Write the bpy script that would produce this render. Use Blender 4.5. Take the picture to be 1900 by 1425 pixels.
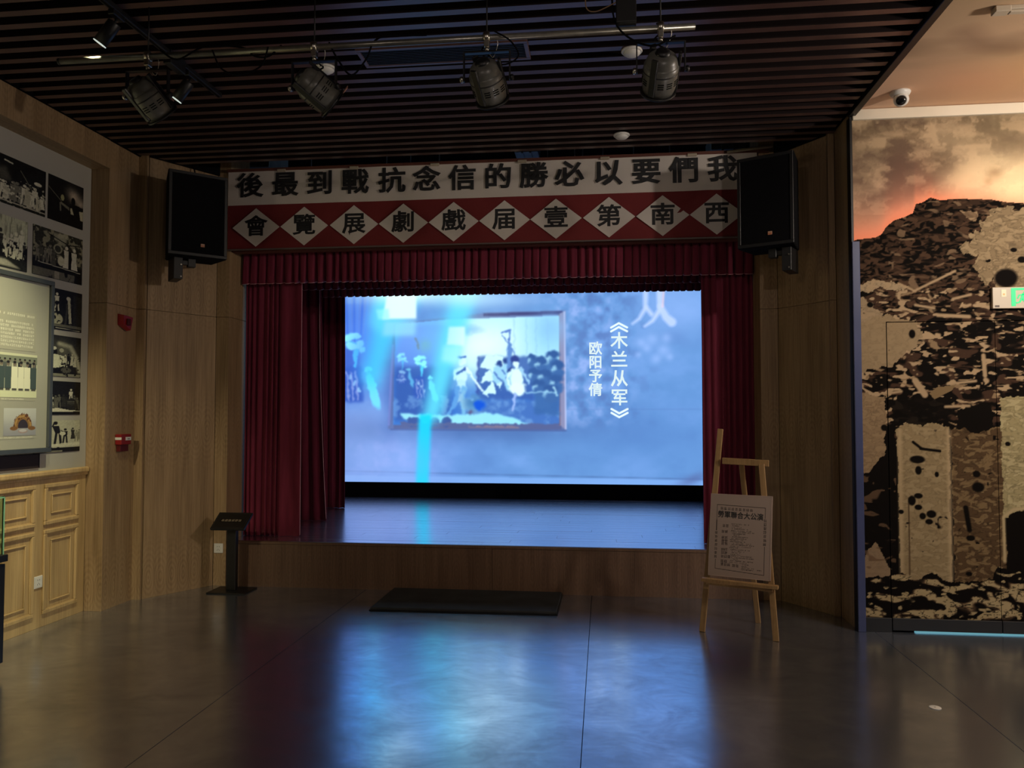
import bpy, bmesh, math, random
import numpy as np
from mathutils import Vector, Matrix

for o in list(bpy.data.objects): bpy.data.objects.remove(o, do_unlink=True)
scene = bpy.context.scene
COL = scene.collection
PI = math.pi

# ------------------------------------------------------------------ camera
cam_data = bpy.data.cameras.new('camera')
cam_data.sensor_width = 36.0
cam_data.lens = 1450.0/1900.0*36.0
cam_data.clip_start = 0.05
cam = bpy.data.objects.new('camera', cam_data)
COL.objects.link(cam)
YAW, PITCH = 0.1167085, 0.0382572
cam.location = (0, 0, 1.55)
cam.rotation_euler = (PI/2+PITCH, 0, YAW)
scene.camera = cam

# ------------------------------------------------------------------ colour management, world
scene.view_settings.view_transform = 'Standard'
scene.view_settings.look = 'None'
scene.view_settings.exposure = 0.0
scene.view_settings.gamma = 1.0
scene.view_settings.use_curve_mapping = False
world = bpy.data.worlds.new('world'); scene.world = world
world.use_nodes = True
world.node_tree.nodes['Background'].inputs[0].default_value = (0.02, 0.018, 0.015, 1)
world.node_tree.nodes['Background'].inputs[1].default_value = 0.3

# ------------------------------------------------------------------ lamps of the gallery and added fill lamps
def lamp(name, kind, loc, energy, color, target=None, **kw):
    d = bpy.data.lights.new(name, kind); d.energy = energy; d.color = color
    for k, v in kw.items(): setattr(d, k, v)
    o = bpy.data.objects.new(name, d); COL.objects.link(o); o.location = loc
    if target is not None:
        o.rotation_euler = (Vector(target)-Vector(loc)).to_track_quat('-Z', 'Y').to_euler()
    return o
GREENISH = (1.0, 0.93, 0.56)
WARM = (1.0, 0.72, 0.46)
lamp('poster_spot_near', 'SPOT', (-2.705, 3.85, 3.53), 400, GREENISH, (-4.08, 4.15, 1.7), spot_size=1.15, spot_blend=1.0, shadow_soft_size=0.03)
lamp('poster_spot_far', 'SPOT', (-2.705, 4.61, 3.53), 140, GREENISH, (-4.08, 4.75, 1.2), spot_size=1.1, spot_blend=1.0, shadow_soft_size=0.03)
lamp('poster_spot_left', 'SPOT', (-2.62, 2.60, 3.50), 210, GREENISH, (-4.08, 3.0, 1.4), spot_size=1.2, spot_blend=1.0, shadow_soft_size=0.04)
lamp('pilaster_spot', 'SPOT', (-3.45, 1.6, 3.45), 230, (1.0, 0.87, 0.56), (-4.02, 5.7, 0.9), spot_size=0.60, spot_blend=1.0, shadow_soft_size=0.05)
lamp('mural_fill', 'POINT', (3.75, 3.7, 3.16), 165, (1.0, 0.88, 0.77), shadow_soft_size=0.08)  # unseen point light added to lift the painted ceiling and slat ends
lamp('mural_spot', 'SPOT', (3.6, 3.0, 3.5), 265, (1.0, 0.91, 0.78), (3.0, 5.9, 2.1), spot_size=1.3, spot_blend=1.0, shadow_soft_size=0.08)
lamp('stage_wash_right', 'SPOT', (1.5, -1.2, 3.2), 104, (1.0, 0.84, 0.74), (-0.9, 6.8, 2.7), spot_size=0.85, spot_blend=0.9, shadow_soft_size=0.06)
lamp('stage_wash_left', 'SPOT', (-1.9, -1.0, 3.2), 44, (1.0, 0.83, 0.70), (0.8, 6.8, 2.4), spot_size=0.9, spot_blend=0.9, shadow_soft_size=0.06)
lamp('fly_loft_blue_fill', 'POINT', (-1.2, 8.6, 4.6), 2.2, (0.7, 0.92, 1.0), shadow_soft_size=0.1)  # added bluish fill that lights the ducts above the banner

# ------------------------------------------------------------------ helpers
WM = {}                       # world matrix of every object that can be a parent
def link(o): COL.objects.link(o); return o
def obj(name, data, mat=None, parent=None, local=False):
    if isinstance(data, bmesh.types.BMesh):
        me = bpy.data.meshes.new(name); data.to_mesh(me); data.free()
    else: me = data
    o = bpy.data.objects.new(name, me); link(o)
    if mat is not None:
        if len(me.materials) == 0: me.materials.append(mat)
    if parent is not None:
        o.parent = parent
        if local: WM[o.name] = WM.get(parent.name, Matrix()).copy()
        else:
            o.matrix_parent_inverse = WM.get(parent.name, Matrix()).inverted()
            WM[o.name] = Matrix()
    else: WM[o.name] = Matrix()
    return o
def tag(o, label=None, cat=None, group=None, kind=None):
    if label: o['label'] = label
    if cat: o['category'] = cat
    if group: o['group'] = group
    if kind: o['kind'] = kind
    return o
def thing(name, loc, label, cat, group=None, rot=(0, 0, 0)):
    o = bpy.data.objects.new(name, None); link(o)
    o.empty_display_size = 0.1
    o.location = loc; o.rotation_euler = rot
    from mathutils import Euler
    WM[o.name] = Matrix.Translation(loc) @ Euler(rot).to_matrix().to_4x4()
    return tag(o, label, cat, group)
def structure(name):
    o = bpy.data.objects.new(name, None); link(o); WM[o.name] = Matrix(); o['kind'] = 'structure'; return o
def copy_tree(o, parent=None):
    c = o.copy(); link(c); c.parent = parent
    for ch in [x for x in list(COL.objects) if x.parent == o and x != c]: copy_tree(ch, c)
    return c

def quad(bm, pts, uvs=None):
    vs = [bm.verts.new(p) for p in pts]
    f = bm.faces.new(vs)
    if uvs is not None:
        l = bm.loops.layers.uv.verify()
        for lp, uv in zip(f.loops, uvs): lp[l].uv = uv
    return f
def uv_metric(bm, off=(0, 0)):
    l = bm.loops.layers.uv.verify()
    for f in bm.faces:
        n = f.normal
        for lp in f.loops:
            p = lp.vert.co
            if abs(n.z) > 0.7: uv = (p.x, p.y)
            else:
                h = math.hypot(n.x, n.y) or 1
                uv = ((p.x*-n.y+p.y*n.x)/h, p.z)
            lp[l].uv = (uv[0]+off[0], uv[1]+off[1])
def box(x0, x1, y0, y1, z0, z1, bm=None, bevel=0, m=None):
    own = bm is None
    b = bmesh.new()
    r = bmesh.ops.create_cube(b, size=1)
    for v in b.verts:
        v.co = Vector(((x0+x1)/2+v.co.x*(x1-x0), (y0+y1)/2+v.co.y*(y1-y0), (z0+z1)/2+v.co.z*(z1-z0)))
    if bevel > 0: bmesh.ops.bevel(b, geom=b.edges[:], offset=bevel, segments=1 if bevel < 0.004 else 2, affect='EDGES', profile=0.5)
    if m is not None: bmesh.ops.transform(b, matrix=m, verts=b.verts)
    b.normal_update(); uv_metric(b)
    if own: return b
    me = bpy.data.meshes.new('tmp'); b.to_mesh(me); b.free(); bm.from_mesh(me); bpy.data.meshes.remove(me)
    return bm
def prism(pts, z0, z1, bevel=0):
    """vertical prism over a plan polygon"""
    b = bmesh.new()
    lo = [b.verts.new((p[0], p[1], z0)) for p in pts]; hi = [b.verts.new((p[0], p[1], z1)) for p in pts]
    n = len(pts)
    b.faces.new(lo[::-1]); b.faces.new(hi)
    for i in range(n): b.faces.new((lo[i], lo[(i+1) % n], hi[(i+1) % n], hi[i]))
    bmesh.ops.recalc_face_normals(b, faces=b.faces[:])
    if bevel > 0: bmesh.ops.bevel(b, geom=b.edges[:], offset=bevel, segments=1, affect='EDGES')
    b.normal_update(); uv_metric(b)
    return b
def bar(p0, p1, w, d=None, bm=None, up=(0, 0, 1), bevel=0):
    """square bar between two points"""
    p0, p1 = Vector(p0), Vector(p1); d = d or w
    z = (p1-p0); L = z.length; z.normalize()
    x = Vector(up).cross(z)
    if x.length < 1e-4: x = Vector((1, 0, 0))
    x.normalize(); y = z.cross(x)
    M = Matrix((x, y, z)).transposed().to_4x4(); M.translation = (p0+p1)/2
    return box(-w/2, w/2, -d/2, d/2, -L/2, L/2, bm, bevel, M)
def lathe(profile, seg=24, m=None, bm=None, cap=True):
    b = bmesh.new(); rings = []
    for r, z in profile:
        rings.append([b.verts.new((r*math.cos(2*PI*i/seg), r*math.sin(2*PI*i/seg), z)) for i in range(seg)])
    for a, c in zip(rings, rings[1:]):
        for i in range(seg):
            b.faces.new((a[i], a[(i+1) % seg], c[(i+1) % seg], c[i]))
    if cap: b.faces.new(rings[0][::-1]); b.faces.new(rings[-1])
    for f in b.faces: f.smooth = len(f.verts) == 4
    bmesh.ops.recalc_face_normals(b, faces=b.faces[:])
    if m is not None: bmesh.ops.transform(b, matrix=m, verts=b.verts)
    if bm is None: return b
    me = bpy.data.meshes.new('tmp'); b.to_mesh(me); b.free(); bm.from_mesh(me); bpy.data.meshes.remove(me)
    return bm
def cyl(p0, p1, r, seg=16, bm=None):
    p0, p1 = Vector(p0), Vector(p1); q = (p1-p0).to_track_quat('Z', 'Y').to_matrix().to_4x4(); q.translation = p0
    return lathe([(r, 0), (r, (p1-p0).length)], seg, q, bm)
def tube(pts, r, seg=8, bm=None, sub=6):
    """smooth tube through points (Catmull-Rom)"""
    P = [Vector(p) for p in pts]; Q = []
    ext = [P[0]*2-P[1]]+P+[P[-1]*2-P[-2]]
    for i in range(1, len(ext)-2):
        for k in range(sub):
            t = k/sub; a, b_, c, d = ext[i-1], ext[i], ext[i+1], ext[i+2]
            Q.append(0.5*((2*b_)+(c-a)*t+(2*a-5*b_+4*c-d)*t*t+(3*b_-a-3*c+d)*t**3))
    Q.append(P[-1])
    b = bmesh.new(); rings = []
    for i, q in enumerate(Q):
        t = (Q[min(i+1, len(Q)-1)]-Q[max(i-1, 0)]).normalized()
        x = t.cross(Vector((0, 0.3, 1))).normalized(); y = t.cross(x)
        rings.append([b.verts.new(q+x*r*math.cos(2*PI*k/seg)+y*r*math.sin(2*PI*k/seg)) for k in range(seg)])
    for a, c in zip(rings, rings[1:]):
        for k in range(seg): b.faces.new((a[k], a[(k+1) % seg], c[(k+1) % seg], c[k]))
    b.faces.new(rings[0][::-1]); b.faces.new(rings[-1])
    for f in b.faces: f.smooth = len(f.verts) == 4
    bmesh.ops.recalc_face_normals(b, faces=b.faces[:])
    if bm is None: return b
    me = bpy.data.meshes.new('tmp'); b.to_mesh(me); b.free(); bm.from_mesh(me); bpy.data.meshes.remove(me)
    return bm

# ------------------------------------------------------------------ materials
def lin(c):
    return tuple(((x/255)/12.92 if x/255 <= 0.04045 else ((x/255+0.055)/1.055)**2.4) for x in c)
def mat(name, color, rough=0.5, metal=0.0, spec=0.5, emis=None, estr=0.0, **kw):
    m = bpy.data.materials.new(name); m.use_nodes = True
    b = m.node_tree.nodes['Principled BSDF']
    b.inputs['Base Color'].default_value = (*color, 1)
    b.inputs['Roughness'].default_value = rough
    b.inputs['Metallic'].default_value = metal
    b.inputs['Specular IOR Level'].default_value = spec
    if emis: b.inputs['Emission Color'].default_value = (*emis, 1); b.inputs['Emission Strength'].default_value = estr
    for k, v in kw.items(): b.inputs[k.replace('_', ' ')].default_value = v
    return m
class NT:
    def __init__(s, m): s.t = m.node_tree; s.b = s.t.nodes['Principled BSDF']
    def n(s, typ, **kw):
        x = s.t.nodes.new(typ)
        for k, v in kw.items():
            if k.startswith('i_'):
                key = k[2:].replace('_', ' ')
                x.inputs[int(key) if key.isdigit() else key].default_value = v
            else: setattr(x, k, v)
        return x
    def l(s, a, b): s.t.links.new(a, b)
    def math(s, op, a, b=None, clamp=False):
        x = s.t.nodes.new('ShaderNodeMath'); x.operation = op; x.use_clamp = clamp
        for i, v in enumerate((a, b)):
            if v is None: continue
            if isinstance(v, (int, float)): x.inputs[i].default_value = v
            else: s.l(v, x.inputs[i])
        return x.outputs[0]
    def ramp(s, fac, stops):
        r = s.n('ShaderNodeValToRGB'); e = r.color_ramp.elements
        while len(e) < len(stops): e.new(0.5)
        for i, (p, c) in enumerate(stops): e[i].position = p; e[i].color = (*c, 1)
        s.l(fac, r.inputs[0]); return r.outputs[0]
    def bump(s, h, strength, dist=0.01):
        x = s.n('ShaderNodeBump'); x.inputs['Strength'].default_value = strength; x.inputs['Distance'].default_value = dist
        s.l(h, x.inputs['Height']); s.l(x.outputs[0], s.b.inputs['Normal'])

def wood_mat(name, dark, light, rough=0.45, cell=0.105, ovals=0.55, grain_axis='v', spec=0.4):
    """veneer: fine grain along v, repeating cathedral figure of the veneer leaves"""
    m = mat(name, light, rough, spec=spec); N = NT(m)
    uv = N.n('ShaderNodeUVMap').outputs[0]
    sep = N.n('ShaderNodeSeparateXYZ'); N.l(uv, sep.inputs[0])
    U, V = (sep.outputs[0], sep.outputs[1]) if grain_axis == 'v' else (sep.outputs[1], sep.outputs[0])
    cu = N.math('SUBTRACT', N.math('FRACT', N.math('DIVIDE', U, cell)), 0.5)
    cv = N.math('SUBTRACT', N.math('FRACT', N.math('ADD', N.math('DIVIDE', V, 1.22), 0.36)), 0.5)
    cvn = N.math('MULTIPLY', cv, 4.2)
    cmb = N.n('ShaderNodeCombineXYZ'); N.l(N.math('MULTIPLY', U, 4), cmb.inputs[0]); N.l(N.math('MULTIPLY', V, 1.2), cmb.inputs[1])
    nz = N.n('ShaderNodeTexNoise', i_Scale=2.2, i_Detail=3.0); N.l(cmb.outputs[0], nz.inputs['Vector'])
    r2 = N.math('SQRT', N.math('ADD', N.math('MULTIPLY', cu, cu), N.math('MULTIPLY', cvn, cvn)))
    ring = N.math('SINE', N.math('ADD', N.math('MULTIPLY', r2, 38.0), N.math('MULTIPLY', nz.outputs[0], 9.0)))
    fade = N.math('SUBTRACT', 1.0, N.math('MULTIPLY', r2, 0.75), clamp=True)
    ring = N.math('MULTIPLY', N.math('MULTIPLY', ring, fade), 0.12*ovals)
    c2 = N.n('ShaderNodeCombineXYZ'); N.l(N.math('MULTIPLY', U, 90), c2.inputs[0]); N.l(N.math('MULTIPLY', V, 2.2), c2.inputs[1])
    fine = N.n('ShaderNodeTexNoise', i_Scale=1.0, i_Detail=4.0, i_Roughness=0.65); N.l(c2.outputs[0], fine.inputs['Vector'])
    c3 = N.n('ShaderNodeCombineXYZ'); N.l(N.math('MULTIPLY', U, 11), c3.inputs[0]); N.l(N.math('MULTIPLY', V, 0.7), c3.inputs[1])
    wide = N.n('ShaderNodeTexNoise', i_Scale=1.0, i_Detail=2.0); N.l(c3.outputs[0], wide.inputs['Vector'])
    f = N.math('ADD', N.math('ADD', N.math('MULTIPLY', fine.outputs[0], 0.62), N.math('MULTIPLY', wide.outputs[0], 0.5)), ring)
    col = N.ramp(f, [(0.34, dark), (0.74, light)])
    N.l(col, N.b.inputs['Base Color'])
    N.bump(fine.outputs[0], 0.12, 0.002)
    return m
def noisy(name, c0, c1, scale=8, rough=0.5, detail=4, bump=0.0, spec=0.5, metal=0.0, r0=None, r1=None):
    m = mat(name, c0, rough, metal, spec); N = NT(m)
    tc = N.n('ShaderNodeTexCoord').outputs['Object']
    nz = N.n('ShaderNodeTexNoise', i_Scale=float(scale), i_Detail=float(detail)); N.l(tc, nz.inputs['Vector'])
    N.l(N.ramp(nz.outputs[0], [(0.3, c0), (0.7, c1)]), N.b.inputs['Base Color'])
    if r0 is not None:
        mr = N.n('ShaderNodeMapRange', i_From_Min=0.3, i_From_Max=0.7, i_To_Min=r0, i_To_Max=r1); N.l(nz.outputs[0], mr.inputs[0])
        N.l(mr.outputs[0], N.b.inputs['Roughness'])
    if bump: N.bump(nz.outputs[0], bump, 0.003)
    return m

M = {}
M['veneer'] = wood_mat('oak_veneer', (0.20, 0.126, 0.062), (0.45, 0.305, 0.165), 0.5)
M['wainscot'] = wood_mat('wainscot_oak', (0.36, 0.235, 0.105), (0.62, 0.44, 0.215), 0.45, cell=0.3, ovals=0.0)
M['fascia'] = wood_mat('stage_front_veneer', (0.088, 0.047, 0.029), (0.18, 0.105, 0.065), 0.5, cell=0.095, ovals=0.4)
M['pine'] = wood_mat('easel_pine', (0.22, 0.125, 0.05), (0.38, 0.235, 0.10), 0.5, cell=0.4, ovals=0.3)
M['black'] = mat('black_metal', (0.006, 0.006, 0.007), 0.45)
M['black_matte'] = mat('matte_black', (0.004, 0.004, 0.005), 0.9, spec=0.1)
M['black_gloss'] = mat('black_gloss', (0.008, 0.008, 0.009), 0.2)
M['lamp_black'] = noisy('stage_light_enamel', (0.09, 0.09, 0.08), (0.125, 0.122, 0.11), 30, 0.35)
M['pipe'] = noisy('dark_steel_pipe', (0.16, 0.155, 0.14), (0.24, 0.23, 0.2), 20, 0.3, metal=0.7)
M['chrome'] = mat('zinc_clamp', (0.5, 0.48, 0.42), 0.3, 1.0)
M['white'] = mat('white_plastic', (0.75, 0.74, 0.7), 0.4)
M['cream'] = mat('cream_plastic', (0.44, 0.37, 0.28), 0.45)
M['blue_lit_edge'] = noisy('screen_lit_black_edge', (0.035, 0.045, 0.11), (0.05, 0.06, 0.14), 3, 0.3)  # black edge with the screen's blue light put into its colour
M['red_plastic'] = mat('red_plastic', (0.26, 0.012, 0.014), 0.35)
M['slate'] = noisy('slate_frame_paint', (0.052, 0.06, 0.066), (0.068, 0.076, 0.082), 12, 0.4)
M['brown_panel'] = mat('dark_brown_panel', (0.022, 0.012, 0.010), 0.6)
M['grey_wall'] = noisy('grey_poster_lining', (0.44, 0.43, 0.38), (0.47, 0.46, 0.41), 2, 0.6)
M['cornice'] = noisy('cream_cornice_paint', (0.74, 0.66, 0.52), (0.8, 0.72, 0.58), 3, 0.7)
M['dark_back'] = mat('dark_backing', (0.003, 0.003, 0.003), 1.0, spec=0.0)
M['joint'] = mat('joint_black', (0.004, 0.004, 0.004), 0.8, spec=0.1)
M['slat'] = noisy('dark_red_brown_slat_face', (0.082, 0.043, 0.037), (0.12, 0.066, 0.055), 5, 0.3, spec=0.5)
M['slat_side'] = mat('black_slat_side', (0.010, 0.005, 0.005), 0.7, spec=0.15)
M['mat_rubber'] = noisy('charcoal_carpet_mat', (0.013, 0.014, 0.016), (0.03, 0.033, 0.036), 5, 0.75, bump=0.3)
M['duct'] = noisy('galvanised_duct', (0.25, 0.3, 0.32), (0.4, 0.46, 0.48), 6, 0.4, metal=0.3)
M['cloth_white'] = noisy('banner_white_cloth', (0.60, 0.54, 0.49), (0.66, 0.60, 0.55), 3, 0.85, spec=0.15)
M['cloth_red'] = noisy('banner_red_cloth', (0.15, 0.018, 0.02), (0.185, 0.024, 0.025), 3, 0.7, spec=0.25)
M['ink'] = mat('black_ink', (0.012, 0.012, 0.014), 0.6)
M['board_red'] = mat('red_brown_board', (0.15, 0.05, 0.035), 0.6)
M['gel'] = noisy('pink_gel_filter', (0.55, 0.27, 0.2), (0.65, 0.36, 0.28), 40, 0.5)
M['sticker'] = mat('pink_sticker', (0.55, 0.33, 0.33), 0.5)
M['lens'] = mat('lit_lens', (0.9, 0.9, 0.85), 0.3, emis=(0.85, 1.0, 0.9), estr=0.6)
M['paper'] = mat('poster_paper', (0.33, 0.27, 0.235), 0.5)

def velvet(name, c0, c1):
    m = mat(name, c0, 0.85, spec=0.15); N = NT(m)
    N.b.inputs['Sheen Weight'].default_value = 0.35
    N.b.inputs['Sheen Tint'].default_value = (1, 0.35, 0.4, 1); N.b.inputs['Sheen Roughness'].default_value = 0.4
    tc = N.n('ShaderNodeTexCoord').outputs['Object']
    mp = N.n('ShaderNodeMapping'); mp.inputs['Scale'].default_value = (14, 14, 1.4); N.l(tc, mp.inputs[0])
    nz = N.n('ShaderNodeTexNoise', i_Scale=1.5, i_Detail=4.0); N.l(mp.outputs[0], nz.inputs['Vector'])
    N.l(N.ramp(nz.outputs[0], [(0.3, c0), (0.7, c1)]), N.b.inputs['Base Color'])
    return m
M['velvet'] = velvet('crimson_velvet', (0.14, 0.018, 0.036), (0.215, 0.030, 0.058))
M['hem'] = mat('pink_hem_thread', (0.75, 0.38, 0.42), 0.6)

# printed / painted surfaces: the picture is the colour of the surface itself, held per point
def print_mat(name, rough=0.5, emission=0.0, spec=0.4):
    m = mat(name, (0, 0, 0), rough, spec=spec); N = NT(m)
    a = N.n('ShaderNodeAttribute', attribute_name='Col')
    if emission:
        N.l(a.outputs['Color'], N.b.inputs['Emission Color']); N.b.inputs['Emission Strength'].default_value = emission
    else: N.l(a.outputs['Color'], N.b.inputs['Base Color'])
    return m
M['mural'] = print_mat('mural_print', 0.8, spec=0.05)
M['ceiling_mural'] = print_mat('ceiling_mural_paint', 0.8, spec=0.1)
M['photo'] = print_mat('photo_print', 0.45, spec=0.3)
M['led'] = print_mat('led_picture', 0.6, 1.2, spec=0.1)
M['screen_text'] = mat('lit_caption', (0, 0, 0), 0.6, emis=lin((226, 246, 248)), estr=1.0)
M['exit_green'] = mat('exit_sign_glow', (0, 0.1, 0.03), 0.5, emis=(0.0, 0.85, 0.22), estr=1.1)
M['door_glow'] = mat('light_under_door', (0, 0, 0), 0.5, emis=(0.12, 0.32, 0.38), estr=1.0)

# glass
M['glass'] = mat('green_edge_glass', (0.75, 0.95, 0.85), 0.02)
M['glass'].node_tree.nodes['Principled BSDF'].inputs['Transmission Weight'].default_value = 1.0
M['glass_edge'] = mat('glass_edge_green', (0.25, 0.55, 0.35), 0.2)

# floor sheet
def floor_mat():
    m = mat('dark_resilient_floor', (0.4, 0.39, 0.38), 0.25, metal=0.94, spec=0.5); N = NT(m)
    tc = N.n('ShaderNodeTexCoord').outputs['Object']
    w = N.n('ShaderNodeTexNoise', i_Scale=1.3, i_Detail=3.0); N.l(tc, w.inputs['Vector'])
    vm = N.n('ShaderNodeVectorMath', operation='SCALE'); N.l(w.outputs['Color'], vm.inputs[0]); vm.inputs['Scale'].default_value = 0.45
    va = N.n('ShaderNodeVectorMath', operation='ADD'); N.l(tc, va.inputs[0]); N.l(vm.outputs[0], va.inputs[1])
    mp = N.n('ShaderNodeMapping'); mp.inputs['Scale'].default_value = (1.2, 1.7, 1); mp.inputs['Rotation'].default_value = (0, 0, -0.35); N.l(va.outputs[0], mp.inputs[0])
    n1 = N.n('ShaderNodeTexNoise', i_Scale=1.9, i_Detail=12.0, i_Roughness=0.7, i_Distortion=0.35); N.l(mp.outputs[0], n1.inputs['Vector'])
    mp2 = N.n('ShaderNodeMapping'); mp2.inputs['Scale'].default_value = (3, 60, 1); mp2.inputs['Rotation'].default_value = (0, 0, 0.8); N.l(va.outputs[0], mp2.inputs[0])
    n2 = N.n('ShaderNodeTexNoise', i_Scale=1.0, i_Detail=3.0); N.l(mp2.outputs[0], n2.inputs['Vector'])
    col = N.ramp(n1.outputs[0], [(0.28, (0.40, 0.45, 0.56)), (0.72, (0.66, 0.74, 0.90))]); N.l(col, N.b.inputs['Base Color'])
    s = N.math('ADD', N.math('MULTIPLY', n1.outputs[0], 0.8), N.math('MULTIPLY', n2.outputs[0], 0.2))
    mr = N.n('ShaderNodeMapRange', i_From_Min=0.36, i_From_Max=0.66, i_To_Min=0.26, i_To_Max=0.17); N.l(s, mr.inputs[0])
    N.l(mr.outputs[0], N.b.inputs['Roughness'])
    N.bump(n1.outputs[0], 0.03, 0.01)
    return m
M['floor'] = floor_mat()
M['plank'] = wood_mat('red_brown_stage_board', (0.68, 0.60, 0.68), (0.92, 0.84, 0.92), 0.22, cell=0.5, ovals=0.0, grain_axis='h', spec=0.7)
pb = M['plank'].node_tree.nodes['Principled BSDF']; pb.inputs['Metallic'].default_value = 0.95

# ------------------------------------------------------------------ little painter for prints
def srgb_lin(a):
    a = np.clip(a, 0, 1); return np.where(a <= 0.04045, a/12.92, ((a+0.055)/1.055)**2.4)
class Lattice:
    def __init__(s, seed): s.g = np.random.RandomState(seed).rand(256, 256)
    def __call__(s, x, y):
        xi = np.floor(x).astype(int); yi = np.floor(y).astype(int); fx = x-xi; fy = y-yi
        fx = fx*fx*(3-2*fx); fy = fy*fy*(3-2*fy); g = s.g
        a = g[xi & 255, yi & 255]; b = g[(xi+1) & 255, yi & 255]; c = g[xi & 255, (yi+1) & 255]; d = g[(xi+1) & 255, (yi+1) & 255]
        return (a*(1-fx)+b*fx)*(1-fy)+(c*(1-fx)+d*fx)*fy
def fbm(x, y, seed, octv=4):
    t = 0; a = 1; n = 0
    for i in range(octv): t = t+a*Lattice(seed+i)(x*2**i+i*17.3, y*2**i+i*9.1); n += a; a *= 0.5
    return t/n
class Canvas:
    """x right, y down, in the units of the caller; rgb 0-255 display values"""
    def __init__(s, x0, y0, x1, y1, nx, ny, base=(128, 128, 128), X=None, Y=None):
        if X is None:
            gx = np.linspace(x0, x1, nx); gy = np.linspace(y0, y1, ny); X, Y = np.meshgrid(gx, gy)
        s.X, s.Y = X, Y
        s.a = np.zeros(X.shape+(3,)); s.a[:] = base
    def put(s, mask, c, alpha=1.0):
        m = np.clip(mask, 0, 1)[..., None]*alpha
        s.a = s.a*(1-m)+np.array(c, float)*m
    def ell(s, cx, cy, rx, ry, c, rot=0, soft=0.15, alpha=1.0):
        dx, dy = s.X-cx, s.Y-cy; cr, sr = math.cos(rot), math.sin(rot)
        d = np.sqrt(((dx*cr+dy*sr)/rx)**2+((-dx*sr+dy*cr)/ry)**2)
        s.put((1-d)/soft+0.5, c, alpha)
    def glow(s, cx, cy, rx, ry, c, rot=0, alpha=1.0):
        dx, dy = s.X-cx, s.Y-cy; cr, sr = math.cos(rot), math.sin(rot)
        s.put(np.exp(-((dx*cr+dy*sr)/rx)**2-((-dx*sr+dy*cr)/ry)**2), c, alpha)
    def line(s, pts, w, c, soft=None, alpha=1.0, w1=None):
        soft = soft or w*0.3; n = len(pts)-1
        best = np.full(s.X.shape, 1e9)
        for i, ((x0, y0), (x1, y1)) in enumerate(zip(pts, pts[1:])):
            L = (x1-x0)**2+(y1-y0)**2 or 1e-9
            t = np.clip(((s.X-x0)*(x1-x0)+(s.Y-y0)*(y1-y0))/L, 0, 1)
            ww = w if w1 is None else w+(w1-w)*((i+t)/n)
            best = np.minimum(best, np.hypot(s.X-x0-t*(x1-x0), s.Y-y0-t*(y1-y0))-ww/2)
        s.put(0.5-best/soft, c, alpha)
    def mask_poly(s, pts):
        ins = np.zeros(s.X.shape, bool); n = len(pts)
        for i in range(n):
            (x0, y0), (x1, y1) = pts[i], pts[(i+1) % n]
            if y0 == y1: continue
            c = ((s.Y >= min(y0, y1)) & (s.Y < max(y0, y1)))
            xi = x0+(s.Y-y0)*(x1-x0)/(y1-y0)
            ins ^= c & (s.X < xi)
        return ins.astype(float)
    def poly(s, pts, c, alpha=1.0, blur=0):
        m = s.mask_poly(pts)
        if blur: m = blur2(m, blur)
        s.put(m, c, alpha)
    def rect(s, x0, y0, x1, y1, c, alpha=1.0, blur=0): s.poly([(x0, y0), (x1, y0), (x1, y1), (x0, y1)], c, alpha, blur)
    def smudge(s, cx, cy, w, h, c, seed, alpha=0.9):
        """strokes that read like a character too small to make out"""
        r = random.Random(seed)
        for k in range(3):
            y = cy-h/2+h*(k+0.3+r.random()*0.4)/3; x0 = cx-w/2+w*r.random()*0.2; x1 = cx+w/2-w*r.random()*0.2
            s.line([(x0, y), (x1, y)], h*0.12, c, alpha=alpha)
        for k in range(2):
            x = cx-w/2+w*(k+0.3+r.random()*0.4)/2; s.line([(x, cy-h/2+h*r.random()*0.2), (x+w*0.1*(r.random()-0.5), cy+h/2)], w*0.12, c, alpha=alpha)
def blur2(a, k):
    k = int(k)
    for ax in (0, 1):
        ker = np.ones(2*k+1)/(2*k+1)
        for _ in range(2): a = np.apply_along_axis(lambda v: np.convolve(np.pad(v, k, mode='edge'), ker, 'valid'), ax, a)
    return a
def grid_mesh(name, P, rgb, keep=None):
    """P (ny,nx,3) positions, rgb display colours; keep (ny-1,nx-1) bool of faces to build"""
    ny, nx = P.shape[:2]
    idx = np.arange(ny*nx).reshape(ny, nx)
    f = np.stack([idx[1:, :-1], idx[1:, 1:], idx[:-1, 1:], idx[:-1, :-1]], -1)
    f = f[keep] if keep is not None else f.reshape(-1, 4)
    used = np.unique(f); remap = np.full(ny*nx, -1); remap[used] = np.arange(len(used)); f = remap[f]
    co = P.reshape(-1, 3)[used]; c = rgb.reshape(-1, 3)[used]
    me = bpy.data.meshes.new(name)
    me.vertices.add(len(co)); me.vertices.foreach_set('co', co.astype(np.float32).ravel())
    me.loops.add(f.size); me.loops.foreach_set('vertex_index', f.astype(np.int32).ravel())
    me.polygons.add(len(f)); me.polygons.foreach_set('loop_start', np.arange(0, f.size, 4, dtype=np.int32))
    me.update(calc_edges=True)
    at = me.color_attributes.new('Col', 'FLOAT_COLOR', 'POINT')
    rgba = np.ones((len(co), 4), np.float32); rgba[:, :3] = srgb_lin(c/255.0)
    at.data.foreach_set('color', rgba.ravel())
    return me
def plane_pts(o, u, v, nx, ny):
    o, u, v = (np.array(t, float) for t in (o, u, v))
    a = np.linspace(0, 1, nx)[None, :, None]; b = np.linspace(0, 1, ny)[:, None, None]
    return o+a*u+b*v

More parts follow.
